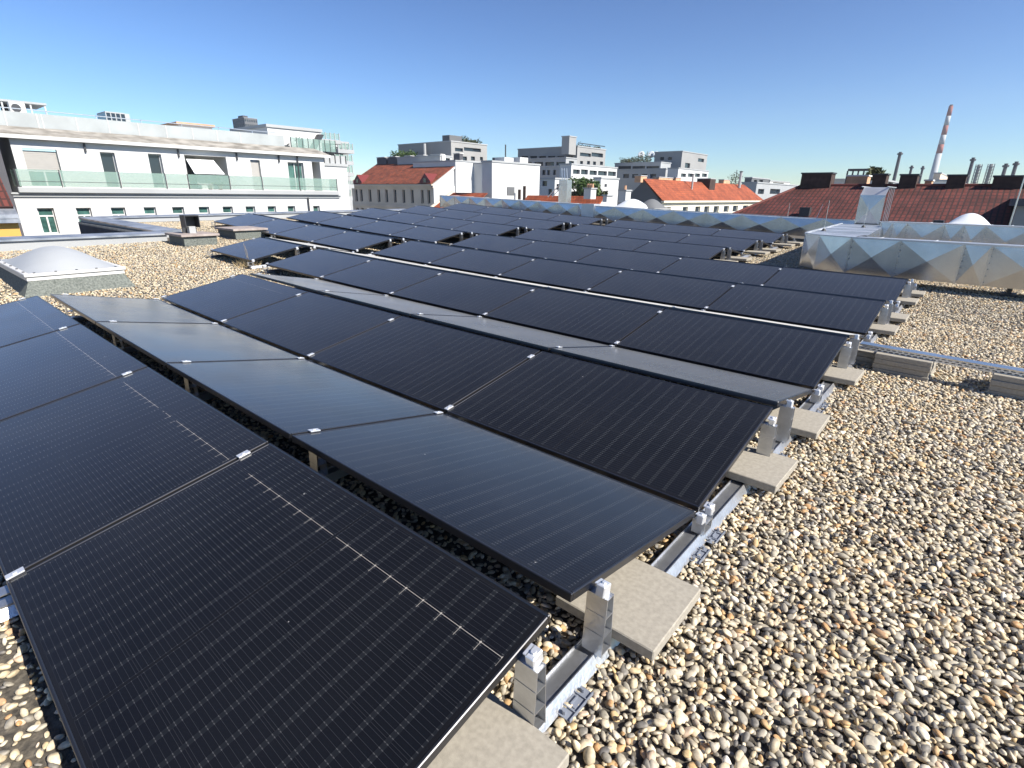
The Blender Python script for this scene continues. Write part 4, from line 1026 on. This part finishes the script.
shrubs('plants along the roof edge of the tall tower block', c.x-2, c.x-.5, c.y+1, yr-1, c.z, .9, 350)
o, c, xl, yr = corner_block('white terraced block with long window bands below the grey tower', 560, 571.5, 617.5, 164.5, 105, wm='white', E=[(573, 169.5+k*0, 580, 174), (581, 169.5, 588, 174.5), (589.5, 170.5, 597, 175), (598, 171, 607, 175.5), (608, 171.5, 616, 176)])
corner_block('', 540, 555, 592, 179, 92, wm='white', o=o, part='lower_wing', E=[(556.5, 184, 560, 190), (577, 184, 580, 187)], S=[(542, 181, 547, 186), (548, 189, 552, 195)])
corner_block('', 594, 601, 619, 178.5, 90, wm='white', o=o, part='white_wing', E=[(604.5, 184, 607, 187), (603, 191, 605.5, 195)])

o, c, xl, yr = corner_block('grey modern block with white terrace and roof plants, right of centre', 655, 682.5, 708, 151.5, 150, wm='grey',
    E=[(698, 158.5, 704, 162), (685, 163, 690, 168), (702, 166, 707, 169.5)], S=[(660, 157, 664, 160), (668, 157, 672, 160)])
corner_block('', 615, 661, 671, 162.5, 145, wm='lightgrey', o=o, part='terrace_wing', S=[(618+14*k, 166, 631+14*k, 170) for k in range(3)])
corner_block('', 610, 666, 679, 169, 138, wm='lightgrey', o=o, part='lower_wing', S=[(623+9*k, 174, 629+9*k, 178) for k in range(4)])
corner_block('', 668, 678.5, 709, 168.5, 130, wm='white', o=o, part='white_terrace', E=[(681+7*k, 173.5, 686+7*k, 177) for k in range(4)])
shrubs('dense dark plants on the terrace roof left of the grey block', xl-10, c.x-9, c.y-3, c.y, P(650, 163, Y=c.y-2).z-.2, 2.4, 1600)
for k, u in enumerate((641, 651, 656)):
    q = P(u, 155, Y=c.y+2); o3 = empty('satellite_dish', (q.x, q.y, q.z-2.5), 'white roof dish above the dark terrace plants, %s of three' % ['leftmost', 'middle', 'rightmost'][k], 'antenna', 'white dishes on the terrace roof')
    m = MB(); m.cyl((0, 0, 0), (0, 0, 2.5), .1, n=6); m.build('mast', 'lightgrey', o3); m = MB(); m.cyl((.2, -.3, 2.6), (.3, -.6, 2.7), 1.0, .8, 14); m.build('dish', 'opalwhite', o3)
shrubs('grey green treetops right behind the white terrace', c.x+6, c.x+9, yr+2, yr+8, P(712, 183, X=c.x+6).z, 3.5, 300, 'leafdark', 'treetops')

# --- tree
def tree(u0, u1, vt, vb, Y, label, n=5200, mt='leaf'):
    a, b_ = P(u0, vt, Y=Y), P(u1, vt, Y=Y); zt_, zb_ = P((u0+u1)/2, vt, Y=Y).z, P((u0+u1)/2, vb, Y=Y).z
    cx_, W_, H_ = (a.x+b_.x)/2, (b_.x-a.x)/2, (zt_-zb_)
    o = empty('leafy_tree', (cx_, Y, -18), label, 'tree'); rr = random.Random(int(u0))
    m = MB(); m.cyl((0, 0, 0), (.2, 0, zb_+18+H_*.4), .35, .16, 8)
    lobes = []
    for i in range(22):
        lx, ly = rr.uniform(-.8, .8)*W_, rr.uniform(-.8, .8)*W_; lz = zb_+18+H_*rr.uniform(-.1, .86)
        lz = min(lz, zb_+18+H_*(.98-.45*(lx/W_)**2)); lobes.append((Vector((lx, ly, lz)), rr.uniform(.16, .3)*W_)); m.cyl((.2, 0, zb_+18+H_*.1), (lx, ly, lz), .09, .03, 5)
    m.build('trunk', 'bark', o); m = MB()
    for i in range(n):
        c_, r_ = rr.choice(lobes); d = Vector((rr.gauss(0, 1), rr.gauss(0, 1), rr.gauss(0, 1))).normalized()*r_*rr.uniform(.5, 1.08)
        p = c_+d; s = .28
        d1 = Vector((rr.uniform(-1, 1), rr.uniform(-1, 1), rr.uniform(-1, 1)))*s; d2 = Vector((rr.uniform(-1, 1), rr.uniform(-1, 1), rr.uniform(-1, 1)))*s
        m.poly([p, p+d1, p+d2])
    m.build('crown', mt, o)
tree(566, 594, 178.5, 199, 56, 'green leafy tree before the white terraced block, its bigger crown')
tree(590, 605, 182, 199, 60, 'smaller darker green tree right of the big crown', 2600, 'leafdark')
# ridges of low orange roofs, white chimney and satellite poles just beyond the duct
o = empty('low_house', (-14, 34, -18), 'low orange tiled ridge just beyond the far duct in the centre', 'house')
Yq = 36; a, b_ = P(528, 196.5, Y=Yq), P(604, 199.5, Y=Yq)
roof_faces(o, [[(a.x, Yq-3, a.z-2.5), (b_.x, Yq-3, a.z-2.5), (b_.x, Yq, a.z+.05), (a.x, Yq, a.z+.05)]], 'tile_orange')
m = MB(); m.box(a.x, b_.x, Yq-2.9, Yq+3, -18, a.z-2.6); m.build('wall', 'cream', o)
def chim(u0, u1, vt, vb, Y, mt, label, pots=0, capm='lightgrey', d=.7, potm='terracotta'):
    a, b_ = P(u0, vt, Y=Y), P(u1, vt, Y=Y); zb_ = P(u0, vb, Y=Y).z
    o = empty('chimney', (a.x, Y, zb_), label, 'chimney', 'chimney stacks on the roofs beyond'); w_ = b_.x-a.x; h_ = a.z-zb_
    m = MB(); m.box(0, w_, 0, d, 0, h_); m.build('stack', mt, o); m = MB(); m.box(-.06, w_+.06, -.06, d+.06, h_+.001, h_+.09); m.build('cap', capm, o)
    if pots:
        m = MB()
        for k in range(pots): m.cyl((w_*(k+.5)/pots, d/2, h_+.09), (w_*(k+.5)/pots, d/2, h_+.36), .09, .08, 8)
        m.build('pots', potm, o)
    return o
chim(584, 591, 189, 199, 33, 'white', 'white chimney with small pots before the tree', 3)
chim(603, 607, 196, 202, 30, 'white', 'small square white chimney left of the white dome')
chim(619, 626, 191, 202, 33, 'white', 'white chimney beside the grey gable', 1)
o = empty('glazed_shaft', (-13, 34, 0), 'glazed steel shaft with antenna aerials before the tree', 'shaft')
a, b_ = P(559, 180, Y=33), P(566.5, 198, Y=33); m = MB(); m.box(a.x, b_.x, 33, 33.6, b_.z-1, a.z); m.build('shaft', 'galv', o)
m = MB()
for u in (560.5, 563, 565.5): q = P(u, 168, Y=33); m.cyl((q.x, 33.3, a.z), (q.x-.1, 33.3, q.z), .03, n=5)
q = P(548, 197, Y=33); m.cyl((q.x, 33, q.z), (a.x+.1, 33, a.z-.3), .04, n=5); m.cyl((q.x+.4, 33, q.z), (a.x+.1, 33, a.z-.6), .03, n=5)
m.build('aerials', 'galv_top', o)

# --- J: orange gable roof house
o = empty('gabled_house', (-20, 50, -18), 'gabled house with bright orange tiled roof and pale windows row', 'house')
XJ = P(661, 200, depth=62).x; cJ = P(661, 200, X=XJ); zeJ = cJ.z+.05; y0J = cJ.y; y1J = P(762, 199.5, X=XJ).y
zrJ = P(646, 180.5, X=XJ-4.6).z; 
aR = P(644, 179, Y=y0J); xr_ = aR.x; zrJ = aR.z
yend = P(744, 184, X=xr_).y
roof_faces(o, [[(XJ+.25, y0J-.2, zeJ-.1), (XJ+.25, y1J, zeJ-.1), (xr_, yend, zrJ), (xr_, y0J-.2, zrJ)], [(XJ+.25, y1J, zeJ-.1), (2*xr_-XJ, y1J, zeJ-.1), (xr_, yend, zrJ)]], 'tile_orange')
m = MB(); m.prism([(XJ, y0J, -18), (XJ, y0J, zeJ-.2), (xr_, y0J, zrJ-.15), (2*xr_-XJ, y0J, zeJ-.2), (2*xr_-XJ, y0J, -18)], (0, .3, 0)); m.build('gable', 'midgrey', o)
wj = [rectE(u, 205.5, u+5, 209.5, XJ) for u in (666, 683, 695.5, 704.5, 714, 724, 733, 743)]; wj = [(a, b, zeJ-1.75, zeJ-.85) for a, b, c, d in wj]
block(o, 2*xr_-XJ+.1, XJ-.01, y0J+.301, y1J-.3, -18, zeJ-.25, 'cream', E=wj, depth=.2, style='one')
m = MB(); m.box(XJ, XJ+.4, y0J, y1J, zeJ-.34, zeJ-.12); m.build('gutter', 'cream', o)
xm = lambda f: xr_+(XJ-xr_)*f
def roofchim(u0, u1, vt, vb, f, mt, label, capm='lightgrey', wd=.8):
    X = xm(f); a, b_ = P(u0, vt, X=X), P(u1, vt, X=X); zb_ = min(P(u0, vb, X=X).z, zrJ-(zrJ-zeJ)*f)-.15
    o = empty('chimney', (X, a.y, zb_), label, 'chimney', 'chimney stacks on the roofs beyond')
    m = MB(); m.box(-wd, 0, 0, b_.y-a.y, 0, a.z-zb_); m.build('stack', mt, o); m = MB(); m.box(-wd-.05, .05, -.05, b_.y-a.y+.05, a.z-zb_+.001, a.z-zb_+.1); m.build('cap', capm, o); return o
roofchim(641, 647, 176, 181, 0, 'terracotta', 'small terracotta stack with a wire cage at the gable peak')
roofchim(659, 673, 177.5, 182, 0, 'terracotta', 'wide pale terracotta stack on the orange ridge')
roofchim(676, 681, 178, 182, 0, 'terracotta', 'narrow pale terracotta stack right of the wide one')
roofchim(710.5, 716, 179, 192, .5, 'brick', 'tall dark brick chimney midway down the orange roof', wd=1.9)
roofchim(724, 730, 180, 184, 0, 'terracotta', 'small pale stack at the right of the orange ridge')
def pole(u, v0, v1, Y, r, label, mt='lightgrey', name='flue_pipe'):
    a, b_ = P(u, v1, Y=Y), P(u, v0, Y=Y); o = empty(name, (a.x, Y, a.z), label, 'flue', 'metal flues and poles'); m = MB(); m.cyl((0, 0, 0), (0, 0, b_.z-a.z), r, n=8); m.build('pipe', mt, o)
    m = MB(); m.cyl((0, 0, b_.z-a.z+.02), (0, 0, b_.z-a.z+.12), r*1.5, r*1.1, 8); m.build('cap', 'darkmetal', o)
q = P(691, 191, X=xm(.45)); pole(691.5, 175, 191, q.y, .12, 'pale flue pipe on the orange roof, left of the brick chimney')
q = P(739, 187, X=xm(.3)); pole(739, 172, 188, q.y, .22, 'pale steel flue on the orange roof near its right end')
pole(734.5, 171, 188, q.y, .05, 'thin dark pole beside the pale steel flue on the orange roof', 'darkmetal')

# --- K: flat far building between the orange and the dark red roofs
o, c, xl, yr = corner_block('low grey flat block far behind, between the orange and dark red roofs', 742, 757, 800, 183, 110, wm='lightgrey', E=[(758, 189, 764, 194), (770, 189, 780, 194)])
corner_block('', 745, 752, 770, 178, 130, wm='midgrey', o=o, part='upper_storey', E=[(754, 180, 757, 182), (759, 180, 763, 182)])
corner_block('', 765, 770, 790, 181, 140, wm='offwhite', o=o, part='back_wing', E=[(773, 182.5, 784, 184)])

# --- L: dark red tiled roof
o = empty('tiled_roof_house', (0, 40, -18), 'wide house with dark red tiled roof behind the ducts at right', 'house')
Ye, Yr = 38.0, 43.6
zE = P(900, 222, Y=Ye).z-.2; zR = P(900, 186.5, Y=Yr).z
xL = P(738, 213.5, Y=Ye).x-.9; xRl = P(803, 184, Y=Yr).x
roof_faces(o, [[(xL, Ye, zE), (26, Ye, zE), (26, Yr, zR), (xRl, Yr, zR)], [(xL, 2*Yr-Ye, zE), (xL, Ye, zE), (xRl, Yr, zR)]], 'tile_red', thick=.1)
m = MB(); m.box(xL+.3, 26, Ye+.4, 2*Yr-Ye, -18, zE-.1); m.build('wall', 'cream', o)
m = MB(); m.cyl((xRl-.1, Yr, zR+.05), (26, Yr, zR+.05), .12, n=8); m.cyl((xL, Ye, zE+.08), (xRl, Yr, zR+.08), .1, n=8); m.build('ridge_tiles', 'ridge', o)
q = P(806, 213, Y=Ye+.9); m = MB(); m.box(q.x-.35, q.x+.25, Ye+.6, Ye+1.1, q.z-.2, q.z+.35); m.build('snow_guard_step', 'darkmetal', o)
for u0, u1, vt, mt, lab, Yc in ((802, 832, 174, 'brick', 'widest dark brick stack at the left end of the dark red ridge', 43.2), (847, 868, 176.5, 'terracotta', 'sunlit orange stack on the dark red ridge', 44.5),
        (873.5, 887, 175, 'brick', 'dark brick stack left of the riser top on the dark red ridge', 43.2), (900.5, 918, 175.5, 'brick', 'dark brick stack left of the striped chimney foot', 43.2),
        (925, 932, 181, 'terracotta', 'small terracotta stack at the striped chimney foot', 44.2), (948, 967, 176, 'brick', 'dark brick stack right of the striped chimney', 43.2), (994, 1035, 177, 'brick', 'long dark brick stack at the right edge of the ridge', 43.2)):
    chim(u0, u1, vt, 193, Yc, mt, lab, 0, 'darkmetal' if mt == 'brick' else 'offwhite', 1.2)
# rooftop clutter behind the ridge
o = empty('roof_terrace', (0, 50, 0), 'railed grey roof terrace structure behind the dark red ridge', 'roof terrace')
a, b_ = P(848, 169.5, Y=52), P(868, 178, Y=52); m = MB()
m.box(a.x, b_.x, 52, 53, a.z-.1, a.z+.05)
for k in range(5): xk = a.x+(b_.x-a.x)*k/4; m.box(xk-.05, xk+.05, 52, 52.1, b_.z-.5, a.z-.1)
m.box(a.x, b_.x, 52.3, 53, b_.z-.6, b_.z+.25); m.build('railing', 'darkgrey', o)
o, c, xl, yr = corner_block('pale flat rooftops behind the dark red ridge', 828, 880, 905, 180, 75, wm='lightgrey', E=[(888, 182, 893, 185)])
o, c, xl, yr = corner_block('white low block at the foot of the striped chimney', 925, 958, 1000, 181, 80, wm='offwhite', E=[(962, 183, 990, 185.5)])
o, c, xl, yr = corner_block('olive brown block just right of the striped chimney foot', 934, 941, 968, 173.5, 120, wm='beige')
shrubs('dark roof plants between the brick stacks', P(868, 175, Y=50).x, P(880, 175, Y=50).x, 50, 51, P(870, 178, Y=50).z, 1.0, 240)
# striped industrial chimney
def stripe_chimney():
    d = 700; base = P(929.5, 190, depth=d); topv = 106.0
    # solve height so that the top reaches its image row
    lo, hi = 0, 400
    def row(z):
        p = Vector((base.x, base.y, z))-CAM; return 384-FPX*p.dot(up)/p.dot(fw)
    for _ in range(40):
        mid = (lo+hi)/2
        if row(mid) > topv: lo = mid
        else: hi = mid
    H = lo; o = empty('industrial_chimney', (base.x, base.y, -18), 'tall red and white banded industrial chimney on the skyline', 'chimney')
    r0, r1 = 4.8, 2.3; rad = lambda z: r0+(r1-r0)*(z+18)/(H+18)
    def zrow(v):
        lo_, hi_ = -18, 400
        for _ in range(40):
            mm = (lo_+hi_)/2
            if row(mm) > v: lo_ = mm
            else: hi_ = mm
        return lo_
    zs = [-18]+[zrow(v) for v in (153.5, 144.5, 135, 125.5, 116, 106)]
    for i in range(6):
        m = MB(); m.cyl((0, 0, zs[i]+18), (0, 0, zs[i+1]+18), rad(zs[i]), rad(zs[i+1]), 24); b = m.build('band', 'paintred' if i % 2 else 'paintwhite', o)
        for p in b.data.polygons: p.use_smooth = len(p.vertices) == 4
    m = MB(); m.cyl((0, 0, zs[-1]+18), (0, 0, zs[-1]+19.5), r1*.75, n=16); m.build('rim', 'darkgrey', o)
stripe_chimney()
def far_stack(u, v0, depth, r, label, mt='darkgrey', lattice=False):
    base = P(u-(190-v0)*.09, 190, depth=depth); lo, hi = 0, 200
    def row(z): p = Vector((base.x, base.y, z))-CAM; return 384-FPX*p.dot(up)/p.dot(fw)
    for _ in range(40):
        mm = (lo+hi)/2
        if row(mm) > v0: lo = mm
        else: hi = mm
    o = empty('flue_stack', (base.x, base.y, -18), label, 'chimney', 'small distant flue stacks'); m = MB()
    if lattice:
        for sx in (-1, 1):
            for sy in (-1, 1): m.cyl((sx*r, sy*r, 0), (sx*r, sy*r, lo+18), r*.16, n=5)
        k = 0
        while k < lo+18: m.box(-r*1.2, r*1.2, -r*1.2, r*1.2, k, k+.25); k += 1.6
        m.cyl((0, 0, 0), (0, 0, lo+18), r*.62, n=8)
    else: m.cyl((0, 0, 0), (0, 0, lo+18), r*1.1, r*.85, 12); m.cyl((0, 0, lo+16.5), (0, 0, lo+17.3), r*1.5, n=12)
    m.build('shaft', mt, o)
far_stack(895, 152, 330, 1.0, 'tallest thin grey stack left of the striped chimney')
far_stack(908.3, 165.5, 300, .7, 'short thin stack between two brick stacks')
far_stack(919.5, 166, 260, .55, 'thin capped pipe just left of the striped chimney')
far_stack(967.5, 157.5, 260, .8, 'dark leaning-looking stack above the brick stack right of the striped chimney')
far_stack(974.5, 164.5, 300, 1.3, 'left one of two lattice cooling towers', 'grey', True)
far_stack(986.5, 164, 300, 1.4, 'right one of two lattice cooling towers', 'grey', True)
far_stack(1001, 163.5, 240, .8, 'dark stack above the long brick stack, left one')
far_stack(1010.8, 161.5, 240, .8, 'grey stack above the long brick stack, right one')
far_stack(1024, 164, 240, .8, 'grey stack cut by the right edge of the photo')
# right edge: tall dark wall throwing shade on the tiles, rod
o = empty('roof_dormer', (0, 38, 0), 'dark dormer with greenish front at the right edge of the tiled roof', 'dormer')
a = P(1018, 206, Y=36.5); m = MB(); m.box(a.x, a.x+5, 36.5, 42, a.z-3, a.z); m.build('wall', 'grey', o); m = MB(); m.box(a.x-.3, a.x+5.3, 36.2, 42.2, a.z+.001, a.z+.35); m.build('roof', 'darkgrey', o)
m = MB(); m.box(a.x+10.5, a.x+18, 37.2, 43, a.z-6, a.z+7.5); tag(m.build('fire_wall', 'grey'), 'tall grey fire wall beyond the right edge of the tiled roof', 'wall')
a, b_ = P(1009, 227, Y=16.5), P(1021, 170, Y=16.5)
o = empty('lightning_rod', (a.x, 16.5, .3), 'long grey lightning rod standing behind the second duct at right', 'lightning rod', 'thin lightning rods')
m = MB(); m.cyl((0, 0, 0), (0, 0, b_.z-.3), .018, .012, 6); m.build('rod', 'galv', o)

# distant skyline so the ground meets the sky behind roofs
rs = random.Random(21)
for k in range(16):
    u = 340+k*44+rs.uniform(-12, 12); d = rs.uniform(420, 760); vt = 196+(u-512)*.0129-rs.uniform(5, 11)
    c = P(u, vt, depth=d); wx = rs.uniform(14, 40); wy = rs.uniform(14, 40)
    o = empty('distant_block', (c.x, c.y, -18), 'hazy pale block on the far skyline, largely hidden', 'building', 'far city blocks on the skyline')
    block(o, c.x-wx, c.x, c.y, c.y+wy, -18, c.z, ['lightgrey', 'offwhite', 'grey', 'cream'][k % 4], E=[(c.y+2+j*4, c.y+4+j*4, c.z-4, c.z-2) for j in range(3)])

# thin summer haze: one closed box round everything
hz = MB(); hz.box(-1501, 1501, -1501, 1501, -20, 190)
vm = bpy.data.materials.new('haze'); vm.use_nodes = True; vt = vm.node_tree; vt.nodes.remove(vt.nodes['Principled BSDF'])
pv = vt.nodes.new('ShaderNodeVolumePrincipled'); pv.inputs['Color'].default_value = (.86, .92, 1, 1); pv.inputs['Density'].default_value = HAZE; pv.inputs['Anisotropy'].default_value = .2
vt.links.new(pv.outputs[0], vt.nodes['Material Output'].inputs['Volume'])
ho = hz.build('haze', vm); ho['kind'] = 'stuff'; ho['label'] = 'thin pale summer haze over the whole city'; ho['category'] = 'haze'
